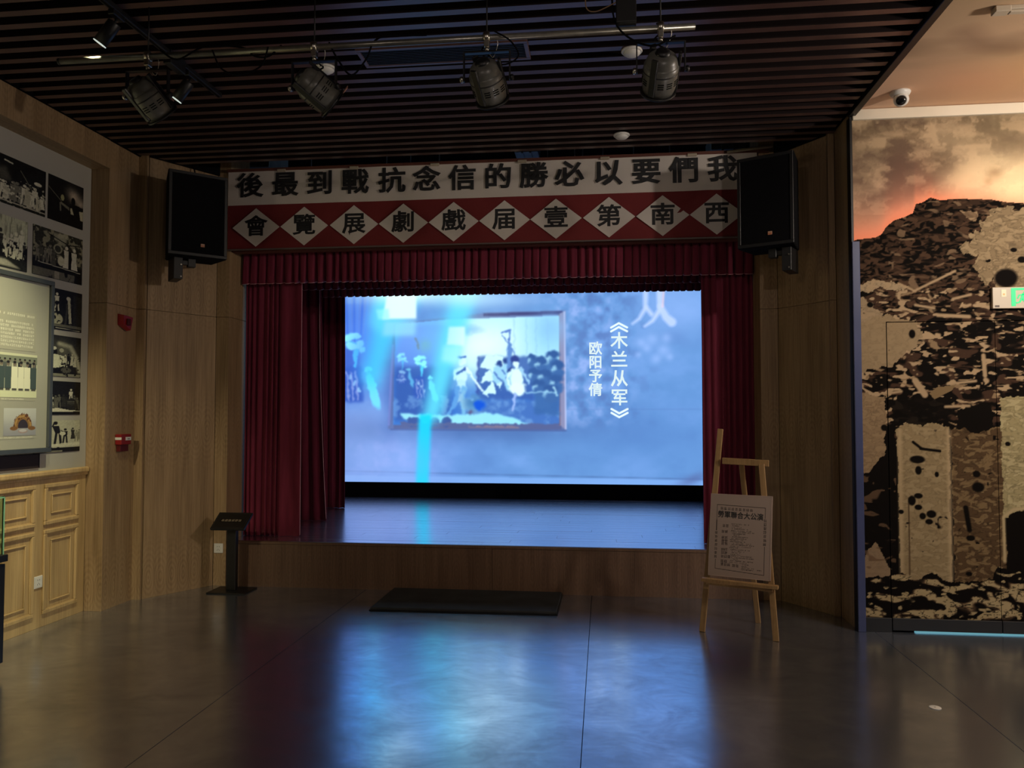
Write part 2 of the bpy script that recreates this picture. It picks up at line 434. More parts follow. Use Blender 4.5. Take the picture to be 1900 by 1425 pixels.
# lettering
GLYPH = {}
def glyph(ch, fat):
    """mesh of one character, one unit high; fat thickens the strokes"""
    if (ch, fat) in GLYPH: return GLYPH[(ch, fat)]
    out = bmesh.new()
    for mode in (0, 1):
        if mode == 1 and fat == 0: continue
        c = bpy.data.curves.new('g', 'FONT'); c.body = ch; c.size = 1.0; c.align_x = 'CENTER'; c.align_y = 'CENTER'; c.resolution_u = 2
        if mode: c.fill_mode = 'NONE'; c.bevel_depth = fat; c.bevel_resolution = 1
        else: c.extrude = 0.002
        o = bpy.data.objects.new('g', c); COL.objects.link(o)
        dg = bpy.context.evaluated_depsgraph_get(); dg.update()
        me = bpy.data.meshes.new_from_object(o.evaluated_get(dg))
        bpy.data.objects.remove(o, do_unlink=True); bpy.data.curves.remove(c)
        b = bmesh.new(); b.from_mesh(me); bpy.data.meshes.remove(me)
        if mode:
            for v in b.verts: v.co.z *= 0.002/fat
        m2 = bpy.data.meshes.new('g'); b.to_mesh(m2); b.free(); out.from_mesh(m2); bpy.data.meshes.remove(m2)
    GLYPH[(ch, fat)] = out
    return out
def text(name, body, size, M4, mt, parent, bold=0.0, local=False, sx=1.0):
    b = glyph(body, round(bold/size, 3)).copy()
    bmesh.ops.transform(b, matrix=M4 @ Matrix.Diagonal((sx*size, size, size, 1)), verts=b.verts)
    return obj(name, b, mt, parent)
def frame_m(loc, x, y):
    x = Vector(x).normalized(); y = Vector(y).normalized(); z = x.cross(y)
    m = Matrix((x, y, z)).transposed().to_4x4(); m.translation = Vector(loc); return m

# ================================================================== THE SETTING
ZC = 3.745                         # underside of the slats
YS = 6.77                          # plane of the stage front
# ---- floor: sheets with welded seams
floor = structure('floor')
obj('subfloor', box(-4.4, 6.2, -3.2, 7.0, -0.06, -0.012), M['joint'], floor)
seams = [-4.075, -2.09, -0.108, 1.91, 3.9, 6.2]
for a, b in zip(seams, seams[1:]):
    obj('floor_sheet', box(a+0.002, b-0.002, -3.2, 6.90, -0.012, 0.0), M['floor'], floor)
# ---- walls left
wl = structure('wall_left')
obj('masonry', box(-4.3, -4.10, -3.2, 5.78, 0, 4.1), M['dark_back'], wl)
obj('poster_lining', box(-4.10, -4.08, 1.2, 5.775, 1.12, 3.515), M['grey_wall'], wl)
obj('veneer_panel', box(-4.10, -4.08, -3.2, 1.2, 0, 3.745), M['veneer'], wl)
obj('wainscot_board', box(-4.10, -4.075, 1.2, 5.775, 0, 1.10), M['wainscot'], wl)
b = box(-4.075, -4.04, 1.2, 5.775, 1.092, 1.136, bevel=0.012); box(-4.075, -4.055, 1.2, 5.775, 1.072, 1.092, b, 0.004)
obj('chair_rail', b, M['wainscot'], wl)
obj('soffit', box(-4.10, -3.92, -3.2, 5.775, 3.515, 3.80), M['veneer'], wl)
def rect_frame(y0, y1, z0, z1, w, t, x=-4.075):
    b = bmesh.new()
    for (a0, a1, c0, c1) in ((y0, y1, z1-w, z1), (y0, y1, z0, z0+w), (y0, y0+w, z0+w, z1-w), (y1-w, y1, z0+w, z1-w)):
        box(x, x+t, a0, a1, c0, c1, b, min(w, t)*0.35)
    return b
for k in range(8):
    y1 = 5.685-0.47*k; y0 = y1-0.375
    for (z0, z1) in ((0.735, 1.035), (0.09, 0.70)):
        m_ = rect_frame(y0, y1, z0, z1, 0.030, 0.016)
        rect_frame_in = rect_frame(y0+0.024, y1-0.024, z0+0.024, z1-0.024, 0.012, 0.009)
        me = bpy.data.meshes.new('t'); rect_frame_in.to_mesh(me); rect_frame_in.free(); m_.from_mesh(me); bpy.data.meshes.remove(me)
        p = obj('panel_moulding', m_, M['wainscot'], wl)
        obj('inner_moulding', rect_frame(y0+0.077, y1-0.077, z0+0.077, z1-0.077, 0.012, 0.010), M['wainscot'], p)
# corner post and stepped pilaster
ZJ = 2.436
def veneer(parent, pts, z0=0.0, z1=3.80):
    """one veneered face or post over a plan polygon, split at the sheet joint"""
    obj('veneer_panel', prism(pts, z0, ZJ-0.0015, 0.0008), M['veneer'], parent)
    obj('veneer_panel', prism(pts, ZJ+0.0015, z1, 0.0008), M['veneer'], parent)
veneer(wl, [(-4.30, 5.78), (-3.925, 5.78), (-3.925, 6.17), (-4.30, 6.17)])
veneer(wl, [(-4.30, 6.172), (-3.85, 6.172), (-3.85, 6.20), (-4.30, 6.20)])
# angled wall to the stage front
wf = structure('wall_front')
def slab(p0, p1, t=0.02):
    """vertical slab whose visible face runs p0-p1; thickness goes to the outside (left of p0->p1)"""
    d = Vector((p1[0]-p0[0], p1[1]-p0[1])).normalized(); n = Vector((-d.y, d.x))*t
    return [p0, p1, (p1[0]+n.x, p1[1]+n.y), (p0[0]+n.x, p0[1]+n.y)]
veneer(wf, slab((-3.846, 6.203), (-3.522, 6.768), 0.03), z1=4.3)
veneer(wf, [(-3.52, YS), (-3.400, YS), (-3.400, 7.15), (-3.52, 7.15)], z1=4.3)
veneer(wf, [(1.316, YS), (1.459, YS), (1.459, 7.15), (1.316, 7.15)], z1=4.3)
veneer(wf, slab((1.461, 6.768), (1.752, 6.335), 0.03), z1=4.0)
veneer(wf, [(1.752, 6.30), (1.80, 6.30), (1.80, 6.42), (1.752, 6.42)], z1=4.0)
# lintel over the stage behind the banner
obj('lintel', box(-3.40, 1.316, 6.80, 6.90, 3.04, 3.775), M['board_red'], wf)
obj('timber_capping', box(-3.42, 1.40, 6.735, 6.80, 3.765, 3.79), M['board_red'], wf)
# right: mural wall with two flush door leaves
A1 = np.array([[273.88647799, -2.66248621], [-5.33383216, -258.94981551], [1101.25174736, 1181.03960947]])
def mural_px(Xw, Zw): return Xw*A1[0, 0]+Zw*A1[1, 0]+A1[2, 0], Xw*A1[0, 1]+Zw*A1[1, 1]+A1[2, 1]
def blobs(C, sx, sy, seed, warp=0.5):
    """smooth rounded blobs, 0..1 around 0.5"""
    wx = Lattice(seed+50)(C.X/sx*0.6, C.Y/sy*0.6)-0.5; wy = Lattice(seed+51)(C.X/sx*0.6+9, C.Y/sy*0.6)-0.5
    x = C.X/sx+wx*warp*2; y = C.Y/sy+wy*warp*2
    return Lattice(seed)(x, y)*0.72+Lattice(seed+1)(x*2.1, y*1.9)*0.28
def st(v, th, k): return np.clip((v-th)*k, 0, 1)
def paint_mural(X, Y):
    C = Canvas(0, 0, 0, 0, 0, 0, (150, 130, 104), X, Y)
    wob = fbm(X/9, Y/9, 3, 3)-0.5; wob2 = fbm(X/9, Y/9, 9, 3)-0.5
    cl = fbm(X/80+wob*0.8, Y/50+wob2*0.8, 11, 5); cl2 = fbm(X/34+wob, Y/24, 21, 4)
    C.put(st(cl, 0.45, 4), (122, 104, 82)); C.put(st(0.5-cl2, 0, 4), (172, 150, 122), 0.7)
    for (cx, cy, rx, ry, c, al) in ((1860, 235, 70, 24, (118, 104, 80), .7), (1800, 268, 70, 22, (158, 138, 108), .5), (1880, 275, 50, 22, (104, 88, 68), .8),
                                    (1790, 362, 75, 44, (238, 212, 172), 1), (1880, 352, 74, 60, (246, 222, 176), 1), (1795, 332, 46, 30, (232, 208, 166), .95), (2000, 330, 70, 60, (226, 190, 140), .9),
                                    (1700, 350, 48, 40, (92, 74, 64), .95), (1672, 318, 52, 40, (98, 80, 68), .95), (1660, 378, 44, 26, (96, 77, 66), .95), (1745, 305, 45, 26, (108, 90, 72), .8), (1612, 375, 34, 34, (116, 96, 82), .8), (1608, 300, 26, 40, (142, 122, 98), .7),
                                    (1632, 345, 13, 9, (176, 150, 124), .7), (1630, 262, 30, 18, (150, 130, 104), .6), (1714, 375, 18, 14, (184, 150, 124), .6),
                                    (1848, 326, 15, 11, (168, 142, 108), .8), (1836, 340, 9, 7, (182, 154, 116), .6)):
        C.glow(cx+0, cy, rx, ry, c, 0, al)
    C.put(st(cl2, 0.5, 5)*(Y < 400)*np.clip((1760-X)/60, 0.25, 1), (80, 63, 56), 0.45); C.put(st(0.48-cl2, 0, 5)*(Y < 400), (214, 184, 146), 0.35)
    edge = np.interp(X, [1560, 1580, 1592, 1625, 1636, 1645, 1660, 1680, 1695, 1699, 1701, 1714, 1728, 1745, 1790, 1840, 1870, 1900, 2000, 2100, 2300],
                     [452, 449, 446, 443, 437, 423, 411, 405, 398, 386, 381, 378, 369, 374, 373, 375, 381, 383, 395, 380, 430])
    dist = edge-Y
    C.put(np.clip((1735-X)/60, 0, 1)*np.exp(-np.clip(dist-12, 0, 400)/40.0)*0.85, (230, 152, 124))
    C.put(np.exp(-(np.clip(dist, 0, 400)/22.0))*np.clip(0.95-np.clip((X-1740)/150, 0, 1)*0.5, 0, 1), (240, 140, 106))
    ink, brown, tan, pale = (14, 10, 8), (80, 57, 42), (128, 104, 80), (172, 146, 114)
    low = (dist < 0).astype(float)
    C.put(low, ink)
    def inside(pts, rag=6):
        T = Canvas(0, 0, 0, 0, 0, 0, (0, 0, 0), X+wob*rag*4, Y+wob2*rag*4); return T.mask_poly(pts)*low
    n1 = blobs(C, 13, 5, 60, .8); n2 = blobs(C, 20, 8, 70, .8); n3 = blobs(C, 15, 7, 80); n4 = blobs(C, 27, 12, 90); n5 = blobs(C, 9, 4.5, 130, .8); n6 = blobs(C, 11, 9, 140)
    rid = np.abs(n5-0.5); rid2 = np.abs(n1-0.5)
    up = low*(Y < 575)
    C.put(st(n1, 0.5, 7)*up, (58, 42, 32)); C.put(st(n5, 0.55, 9)*up, (82, 60, 45), 0.9); C.put(st(n2, 0.68, 14)*up*(X > 1650), tan, 0.85)
    mid = low*(Y >= 540)*(Y < 820)
    C.put(st(n2, 0.56, 9)*mid, (66, 47, 36)); C.put(st(n3, 0.655, 16)*mid, pale); C.put(st(n1, 0.72, 16)*mid, (140, 116, 88))
    def patch(pts, c0, c1, holes, rag=5, k=1.0):
        m = inside(pts, rag); C.put(m, c0)
        C.put(st(n5, 0.5, 6)*m, c1, 0.8*k); C.put(st(0.07-rid, 0, 18)*m, tuple(v*0.66 for v in c0), 0.5*k); C.put(st(0.05-rid2, 0, 18)*m, tuple(v*0.7 for v in c0), 0.35*k)
        C.put(st(n6, holes, 16)*m, ink)
    patch([(1862, 390), (1838, 398), (1822, 418), (1820, 434), (1802, 440), (1812, 452), (1782, 462), (1790, 476), (1816, 482), (1808, 498), (1822, 520), (1834, 530), (1848, 522), (1856, 545), (1900, 560), (2120, 560), (2120, 396), (1900, 392)], (140, 120, 92), (164, 142, 110), 0.86)
    patch([(1780, 393), (1800, 398), (1816, 396), (1816, 414), (1800, 412), (1788, 402)], tan, pale, 0.8, 2)
    patch([(1580, 590), (1615, 578), (1648, 590), (1700, 600), (1714, 622), (1702, 650), (1690, 656), (1680, 668), (1650, 688), (1620, 692), (1580, 702)], (150, 128, 98), (162, 139, 108), 0.9, 4, 0.35)
    patch([(1580, 560), (1600, 556), (1632, 580), (1640, 590), (1600, 600), (1580, 600)], (156, 134, 106), pale, 0.78, 5, 0.5)
    patch([(1580, 532), (1630, 524), (1688, 536), (1676, 546), (1634, 538), (1610, 545), (1580, 540)], (168, 146, 116), pale, 0.9, 3)
    patch([(1580, 735), (1640, 740), (1648, 800), (1644, 860), (1620, 880), (1580, 890)], (140, 116, 88), (156, 131, 100), 0.9, 4, 0.6)
    patch([(1664, 800), (1700, 788), (1762, 796), (1768, 1068), (1772, 1082), (1680, 1084), (1672, 1064), (1668, 850)], (144, 124, 92), (166, 146, 112), 0.84, 2, 0.6)
    patch([(1766, 802), (1858, 795), (1868, 1060), (1840, 1074), (1774, 1082)], (84, 64, 44), (122, 100, 70), 0.8, 2, 1.2)
    patch([(1856, 744), (1900, 740), (2120, 735), (2120, 945), (1898, 948), (1876, 955), (1862, 965), (1858, 800)], (156, 142, 104), (180, 166, 126), 0.84, 2)
    patch([(1580, 1050), (1604, 1038), (1627, 1010), (1642, 1040), (1654, 1060), (1652, 1072), (1580, 1084)], (138, 115, 90), (148, 124, 97), 0.95, 2, 0.3)
    for x in (1671, 1762): C.line([(x, 805), (x+5, 1075)], 8, (180, 156, 120), soft=6, alpha=0.75)
    C.line([(1688, 930), (1690, 1070)], 3, (70, 52, 36), alpha=0.7)
    for e in ((1866, 522, 21, 17), (1880, 470, 6, 4), (1895, 488, 8, 6), (1692, 625, 6, 8), (1613, 570, 6, 5), (1868, 827, 5, 4), (1702, 858, 14, 7), (1704, 878, 6, 8), (1738, 885, 4, 5),
              (1811, 883, 7, 6), (1814, 907, 11, 9), (1692, 934, 7, 9), (1704, 946, 7, 5), (1712, 962, 6, 6), (1728, 958, 9, 7), (1724, 972, 7, 5), (1704, 925, 8, 5), (1672, 955, 5, 4), (1800, 1000, 8, 5), (1797, 1065, 6, 4), (1640, 800, 6, 6)):
        C.ell(e[0]+2, e[1], e[2], e[3], ink, soft=0.3)
    C.line([(1710, 838), (1746, 842)], 5, ink); C.line([(1696, 826), (1712, 838)], 5, ink); C.line([(1793, 945), (1800, 985)], 9, ink)
    C.poly([(1872, 1040), (1866, 985), (1872, 955), (1890, 948), (1910, 952), (1930, 975), (1930, 1050), (1880, 1055)], ink); C.line([(1864, 1040), (1862, 960), (1880, 946), (1900, 944)], 6, (178, 158, 120), soft=4)
    C.put(inside([(1660, 796), (1652, 752), (1700, 735), (1760, 745), (1775, 775), (1735, 784), (1715, 796), (1690, 792)], 3), ink, 0.9); C.put(inside([(1778, 768), (1830, 752), (1850, 770), (1838, 800), (1810, 810), (1780, 795)], 3), ink)
    C.put(inside([(1644, 795), (1661, 795), (1662, 860), (1668, 1050), (1655, 1010), (1640, 985), (1600, 1050), (1595, 1020), (1600, 900), (1630, 860), (1645, 850)], 2), ink)
    C.put(st(n2, 0.62, 14)*(X < 1664)*(Y > 890)*(Y < 1070)*(X > 1600)*low, (104, 80, 60), 0.8)
    for p, w in ((((1697, 545), (1774, 508)), 5), (((1770, 560), (1803, 552)), 5), (((1668, 530), (1700, 545)), 4), (((1700, 571), (1735, 577)), 5), (((1742, 590), (1800, 593)), 7), (((1760, 718), (1812, 712)), 5), (((1700, 712), (1718, 738)), 12),
                 (((1650, 736), (1674, 732)), 5), (((1756, 760), (1800, 758)), 5), (((1830, 710), (1832, 712)), 9), (((1826, 665), (1829, 702)), 8), (((1740, 627), (1744, 628)), 8), (((1790, 574), (1802, 571)), 5)):
        C.line(p, w, pale, soft=3)
    C.poly([(1726, 736), (1740, 724), (1775, 720), (1768, 730), (1736, 746)], (126, 104, 74))
    lowb = inside([(1560, 1082), (1640, 1078), (1680, 1066), (1700, 1082), (1735, 1062), (1752, 1080), (1800, 1082), (1840, 1076), (1850, 1050), (1890, 1060), (2120, 1040), (2120, 1200), (1560, 1200)], 2)
    C.put(lowb, ink); C.put(st(n4, 0.5, 14)*lowb, (96, 74, 54)); C.put(st(n4, 0.56, 22)*lowb, (170, 150, 112)); C.put(st(n3, 0.63, 20)*lowb, (166, 146, 108)); C.put(st(0.05-rid2, 0, 30)*lowb, ink, 0.8)
    C.a = C.a*(1-0.13*low[..., None])
    return C.a
def mural_part(name, x0, x1, z0, z1, parent, step=0.0052, yy=5.90):
    nx, ny = int((x1-x0)/step)+2, int((z1-z0)/step)+2
    P = plane_pts((x0, yy, z1), (x1-x0, 0, 0), (0, 0, z0-z1), nx, ny)
    px, py = mural_px(P[..., 0], P[..., 2])
    return obj(name, grid_mesh(name, P, paint_mural(px, py)), M['mural'], parent)
wr = structure('wall_right')
DX0, DXM, DX1, DZ = 2.030, 2.765, 3.50, 2.212
mural_part('mural_panel', 1.845, DX0-0.003, 0.10, DZ+0.003, wr)
mural_part('mural_panel', 1.812, 4.2, DZ+0.003, 3.70, wr)
mural_part('mural_panel', DX1+0.003, 4.2, 0.10, DZ+0.003, wr, 0.012)
obj('wall_core', box(1.815, 6.2, 5.93, 6.1, 0, 4.1), M['joint'], wr)
obj('wall_return', prism([(1.803, 5.902), (1.8135, 5.902), (1.8135, 6.298), (1.803, 6.298)], 0.0, 3.76), M['veneer'], wr)
obj('corner_trim', box(1.794, 1.812, 5.885, 5.96, 0, 3.72, bevel=0.002), M['black'], wr)
obj('lower_edge_trim', box(1.794, 1.847, 5.870, 5.905, 0.0, 2.80, bevel=0.003), M['blue_lit_edge'], wr)
obj('mural_filler', box(4.2, 6.2, 5.90, 5.93, 0, 3.70), M['cornice'], wr)
obj('kick_board', box(1.85, DX0-0.003, 5.885, 5.93, 0.0, 0.10, bevel=0.002), M['black'], wr)
obj('cornice', box(1.815, 6.2, 5.875, 5.93, 3.695, 3.772, bevel=0.006), M['cornice'], wr)
for i, (a, c) in enumerate(((DX0+0.003, DXM-0.002), (DXM+0.002, DX1-0.003))):
    d = structure('door_%d' % (i+1))
    mural_part('door_face', a, c, 0.10, DZ-0.003, d)
    obj('door_core', box(a, c, 5.903, 5.928, 0.012, DZ-0.003), M['joint'], d)
    obj('kick_plate', box(a, c, 5.888, 5.903, 0.014, 0.10, bevel=0.002), M['black'], d)
obj('threshold_light', box(DX0+0.16, DX1, 5.895, 5.925, 0.0, 0.008), M['door_glow'], wr)
# far right and back of the room
obj('wall_side', box(6.2, 6.4, -3.2, 6.1, 0, 4.1), M['cornice'], wr)
wb = structure('wall_back'); obj('plaster', box(-4.3, 6.4, -3.4, -3.2, 0, 4.1), mat('dim_back_wall', (0.10, 0.085, 0.07), 0.8), wb)

# ---- ceiling
ce = structure('ceiling')
obj('dark_void_board', box(-4.3, 1.84, -3.2, 6.42, 4.00, 4.04), M['dark_back'], ce)
slat_me = None
k0 = -57
for k in range(k0, 16):
    y = 4.395+0.1333*k
    if y < -3.1: continue
    xl = -3.921 if y < 6.17 else -3.83+(y-6.2)*0.573
    xr = 1.775 if y < 6.25 else 1.752-(y-6.33)*0.67
    if y > 6.44: continue
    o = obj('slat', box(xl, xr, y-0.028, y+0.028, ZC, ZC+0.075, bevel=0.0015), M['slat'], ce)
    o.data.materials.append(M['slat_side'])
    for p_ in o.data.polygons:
        if p_.normal.z > -0.9: p_.material_index = 1
def shade_strip(pts, name):
    o = obj(name, prism(pts, ZC-0.004, 3.995), M['black_matte']); o['kind'] = 'structure'  # black strips added so the gaps above the slats look dark at the walls
shade_strip([(-3.9245, -3.1), (-3.905, -3.1), (-3.905, 6.17), (-3.9245, 6.17)], 'shade_strip_2')
shade_strip([(-3.838, 6.19), (-3.825, 6.185), (-3.500, 6.76), (-3.513, 6.765)], 'shade_strip_3')
shade_strip([(1.452, 6.765), (1.440, 6.755), (1.735, 6.315), (1.748, 6.325)], 'shade_strip_4')
for x in (-3.3, -2.1, -0.9, 0.3, 1.4):
    obj('carrier_rail', box(x-0.02, x+0.02, -3.1, 6.4, ZC+0.078, ZC+0.118), M['black_matte'], ce)
# flat painted ceiling on the right
def paint_ceiling(X, Y):
    # X east metres, Y towards the stage
    C = Canvas(0, 0, 0, 0, 0, 0, (176, 148, 116), X, Y)
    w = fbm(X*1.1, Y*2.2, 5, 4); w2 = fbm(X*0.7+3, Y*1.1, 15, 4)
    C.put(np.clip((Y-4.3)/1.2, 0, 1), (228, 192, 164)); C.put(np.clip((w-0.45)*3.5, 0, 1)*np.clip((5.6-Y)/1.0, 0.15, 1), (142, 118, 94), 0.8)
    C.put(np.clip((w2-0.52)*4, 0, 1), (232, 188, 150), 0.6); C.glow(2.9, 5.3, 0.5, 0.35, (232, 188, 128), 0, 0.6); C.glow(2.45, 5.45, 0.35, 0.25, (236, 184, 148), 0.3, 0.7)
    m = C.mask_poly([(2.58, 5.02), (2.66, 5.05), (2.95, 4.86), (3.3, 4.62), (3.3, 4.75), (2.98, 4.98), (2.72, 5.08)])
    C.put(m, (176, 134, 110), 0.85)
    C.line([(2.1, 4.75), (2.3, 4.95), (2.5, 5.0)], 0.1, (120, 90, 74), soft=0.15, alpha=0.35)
    return C.a
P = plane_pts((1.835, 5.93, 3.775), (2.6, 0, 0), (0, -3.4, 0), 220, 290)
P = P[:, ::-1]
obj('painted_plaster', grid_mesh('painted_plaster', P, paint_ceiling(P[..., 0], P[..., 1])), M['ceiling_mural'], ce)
obj('plaster_board', box(1.835, 6.2, -3.2, 5.93, 3.777, 3.83), mat('ceiling_tan_plaster', (0.42, 0.31, 0.2), 0.8), ce)
obj('upper_slab', box(-4.4, 6.4, -3.4, 11.6, 4.9, 5.0), M['dark_back'], ce)
tr = obj('trim_1', box(1.786, 1.836, -3.2, 5.90, 3.722, 3.86, bevel=0.003), M['black']); tr['kind'] = 'structure'

# ---- stage house (dark)
sh = structure('wall_stage_house')
obj('side_masking', box(-4.5, -4.45, 6.8, 11.6, 0, 4.9), M['dark_back'], sh)
obj('side_masking', box(2.2, 2.25, 6.8, 11.6, 0, 4.9), M['dark_back'], sh)
obj('rear_masking', box(-4.5, 2.25, 11.5, 11.55, 0, 4.9), M['dark_back'], sh)
obj('side_masking', box(-4.45, -3.53, 7.02, 7.05, 0, 4.9), M['dark_back'], sh)
obj('side_masking', box(1.46, 2.2, 7.02, 7.05, 0, 4.9), M['dark_back'], sh)

# ---- stage platform
ZS = 0.403
st = thing('stage', (-1.0, YS, 0), 'low stage of red-brown boards with a wood veneer front below the crimson curtains', 'stage')
obj('platform', box(-4.4, 2.15, 7.16, 11.3, 0.0, ZS-0.012), M['joint'], st)
obj('front_frame', box(-3.398, 1.314, 6.80, 7.16, 0.0, ZS-0.012), M['joint'], st)
xs = [-3.398, -2.185, -0.965, 0.255, 1.314]
for a, c in zip(xs, xs[1:]):
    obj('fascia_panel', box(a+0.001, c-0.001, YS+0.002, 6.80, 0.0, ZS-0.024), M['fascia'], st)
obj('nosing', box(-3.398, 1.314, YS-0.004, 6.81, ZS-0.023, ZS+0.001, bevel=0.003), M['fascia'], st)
rnd = random.Random(4)
y = 6.811; row = 0
while y < 11.2:
    w = 0.145; x = -4.35-rnd.random()*1.8
    while x < 2.1:
        x1 = x+1.85
        xa, xb = max(x, -4.35 if y > 7.15 else -3.398), min(x1, 2.1 if y > 7.15 else 1.314)
        if xb-xa > 0.02:
            bm = box(xa+0.001, xb-0.001, y+0.001, y+w-0.001, ZS-0.012, ZS+rnd.random()*0.0008)
            l = bm.loops.layers.uv.verify(); ou, ov = rnd.random()*5, rnd.random()*5
            for f in bm.faces:
                for lp in f.loops: lp[l].uv = (lp[l].uv[0]+ou, lp[l].uv[1]+ov)
            obj('plank', bm, M['plank'], st)
        x = x1
    y += w; row += 1

# ================================================================== LED WALL
A0 = np.array([[135.16943797, -0.53829928], [0.03017811, -135.72714512], [1126.89605044, 978.4511998]])
def scr_px(Xw, Zw): return Xw*A0[0, 0]+Zw*A0[1, 0]+A0[2, 0], Xw*A0[0, 1]+Zw*A0[1, 1]+A0[2, 1]
def scr_world(px, py):
    z = (py-A0[2, 1]-A0[0, 1]*-1.1)/A0[1, 1]
    for _ in range(3):
        x = (px-A0[2, 0]-z*A0[1, 0])/A0[0, 0]; z = (py-A0[2, 1]-x*A0[0, 1])/A0[1, 1]
    return x, z
def figure(C, x, y, h, c, lean=0, arm=None, skirt=False, alpha=1.0):
    """simple standing person: x centre, y feet, h height"""
    C.ell(x+lean, y-h*0.93, h*0.065, h*0.075, c, alpha=alpha)
    C.poly([(x+lean-h*0.11, y-h*0.82), (x+lean+h*0.11, y-h*0.82), (x+h*0.08, y-h*0.48), (x-h*0.08, y-h*0.48)], c, alpha)
    if skirt: C.poly([(x-h*0.09, y-h*0.5), (x+h*0.09, y-h*0.5), (x+h*0.16, y-h*0.05), (x-h*0.15, y-h*0.05)], c, alpha)
    else:
        C.line([(x-h*0.05, y-h*0.5), (x-h*0.1, y)], h*0.07, c, alpha=alpha); C.line([(x+h*0.05, y-h*0.5), (x+h*0.09, y)], h*0.07, c, alpha=alpha)
    if arm: C.line([(x+lean+h*0.09*(1 if arm[0] > 0 else -1), y-h*0.78), (x+arm[0]*h, y-h*0.78-arm[1]*h)], h*0.045, c, alpha=alpha)
def st_(v, th, k): return np.clip((v-th)*k, 0, 1)
def paint_screen(X, Y):
    C = Canvas(0, 0, 0, 0, 0, 0, (98, 146, 208), X, Y)
    n = fbm(X/70, Y/45, 31, 5); n2 = fbm(X/16, Y/16, 41, 6)
    C.put(np.clip((1000-X)/400, 0, 1), (102, 138, 218), 0.8)
    C.put(np.clip((n-0.5)*3.2, 0, 1), (120, 164, 230), 0.7); C.put(np.clip((0.47-n)*3.2, 0, 1), (86, 128, 192), 0.7)
    C.glow(1260, 570, 70, 60, (138, 176, 238), 0, .7); C.glow(1180, 800, 130, 60, (88, 134, 200), 0, .6)
    C.put(np.exp(-((X-1090)/70)**2)*np.clip((n2-0.5)*4, 0, 1)*np.clip((810-Y)/50, 0, 1), (160, 184, 244), 0.7)
    C.put(np.exp(-((X-1115)/85)**2)*np.clip((0.5-n2)*4, 0, 1)*np.clip((810-Y)/50, 0, 1), (84, 114, 176), 0.7)
    C.put(np.exp(-((X-720)/90)**2-((Y-850)/45)**2)*np.clip((n2-0.4)*3, 0, 1), (150, 170, 240), .6)
    C.put(((Y > 886)*1.0), (128, 172, 236), 0.7); C.line([(640, 878), (1302, 885)], 1.5, (74, 104, 158), alpha=.8); C.line([(860, 760), (1302, 759)], 1.2, (82, 112, 172), alpha=.5)
    C.glow(1285, 885, 28, 9, (84, 104, 160), -0.4, .7)
    # smoke layer on the left and stage curtain streaks
    C.glow(690, 850, 90, 70, (146, 172, 232), 0, .6); C.glow(660, 790, 60, 30, (120, 146, 205), 0, .6)
    for i, x in enumerate((640, 648, 657, 664, 674, 684)):
        C.line([(x, 545), (x+6-i*2.5, 640)], 3.2, ((44, 96, 216), (92, 150, 240))[i % 2], soft=4, alpha=.75)
    C.put(np.clip((700-X)/70, 0, 1)*((Y > 560)*(Y < 745)), (62, 106, 214), .5)
    C.poly([(637, 640), (668, 640), (672, 748), (637, 745)], (58, 88, 184), .75, 3)
    # framed picture
    C.glow(890, 800, 190, 22, (70, 100, 160), 0, .6); C.glow(728, 720, 14, 80, (70, 96, 170), 0, .5)
    C.poly([(733, 600), (912, 580), (1056, 577), (1058, 798), (724, 798)], (92, 108, 160), .85, 1)
    C.poly([(905, 581), (1052, 578), (1052, 584), (905, 587)], (58, 60, 112)); C.poly([(1047, 583), (1058, 578), (1058, 797), (1047, 790)], (134, 138, 176)); C.line([(1046, 586), (1047, 789)], 2.5, (120, 98, 116)); C.line([(1056, 580), (1058, 796)], 2.5, (180, 192, 234))
    C.rect(735, 790, 1050, 797, (84, 98, 148)); C.line([(880, 792), (970, 793)], 4, (156, 130, 138), soft=4, alpha=.7); C.line([(730, 799), (1058, 799)], 3, (70, 88, 146), alpha=.7); C.line([(733, 640), (726, 790)], 4, (120, 136, 216), alpha=.6)
    I = C.mask_poly([(738, 600), (838, 592), (1046, 587), (1046, 788), (734, 790)])
    C.X = X+(fbm(X/7, Y/7, 301, 3)-0.5)*7; C.Y = Y+(fbm(X/7, Y/7, 311, 3)-0.5)*7
    top = np.clip((690-Y)/70, 0, 1)
    C.put(I, (60, 118, 204)); C.put(I*top, (112, 172, 240)); C.put(I*np.clip((740-Y)/60, 0, 1)*np.clip((X-820)/60, 0, 1), (186, 238, 248), .9)
    C.glow(900, 640, 75, 40, (224, 250, 250), 0, .95*1.0); C.put((1-I)*0, (0, 0, 0))
    C.put(I*np.clip((X-960)/60, 0, 1)*np.clip((700-Y)/60, 0, 1), (150, 214, 244), .8); C.glow(1030, 610, 30, 30, (130, 186, 240), 0, .7); C.ell(872, 612, 26, 8, (130, 184, 244), soft=1.2, alpha=.7)
    for x in (962, 985, 1003, 1025): C.line([(x, 592), (x+1, 655)], 2, (134, 186, 232), soft=3, alpha=.5)
    C.rect(738, 602, 838, 690, (108, 148, 236), .6, 4); C.rect(736, 680, 846, 784, (54, 86, 164), .75, 4)
    C.put(I*np.clip((Y-735)/15, 0, 1)*np.clip((X-850)/40, 0, 1), (70, 112, 186), .85); C.put(I*(Y > 735)*st_(n2, .5, 6), (120, 170, 226), .5)
    C.rect(1000, 676, 1046, 770, (58, 102, 166), .9, 2); C.rect(893, 662, 898, 735, (56, 76, 156), .9, 1); C.rect(896, 662, 1000, 742, (56, 92, 168), .85, 2)
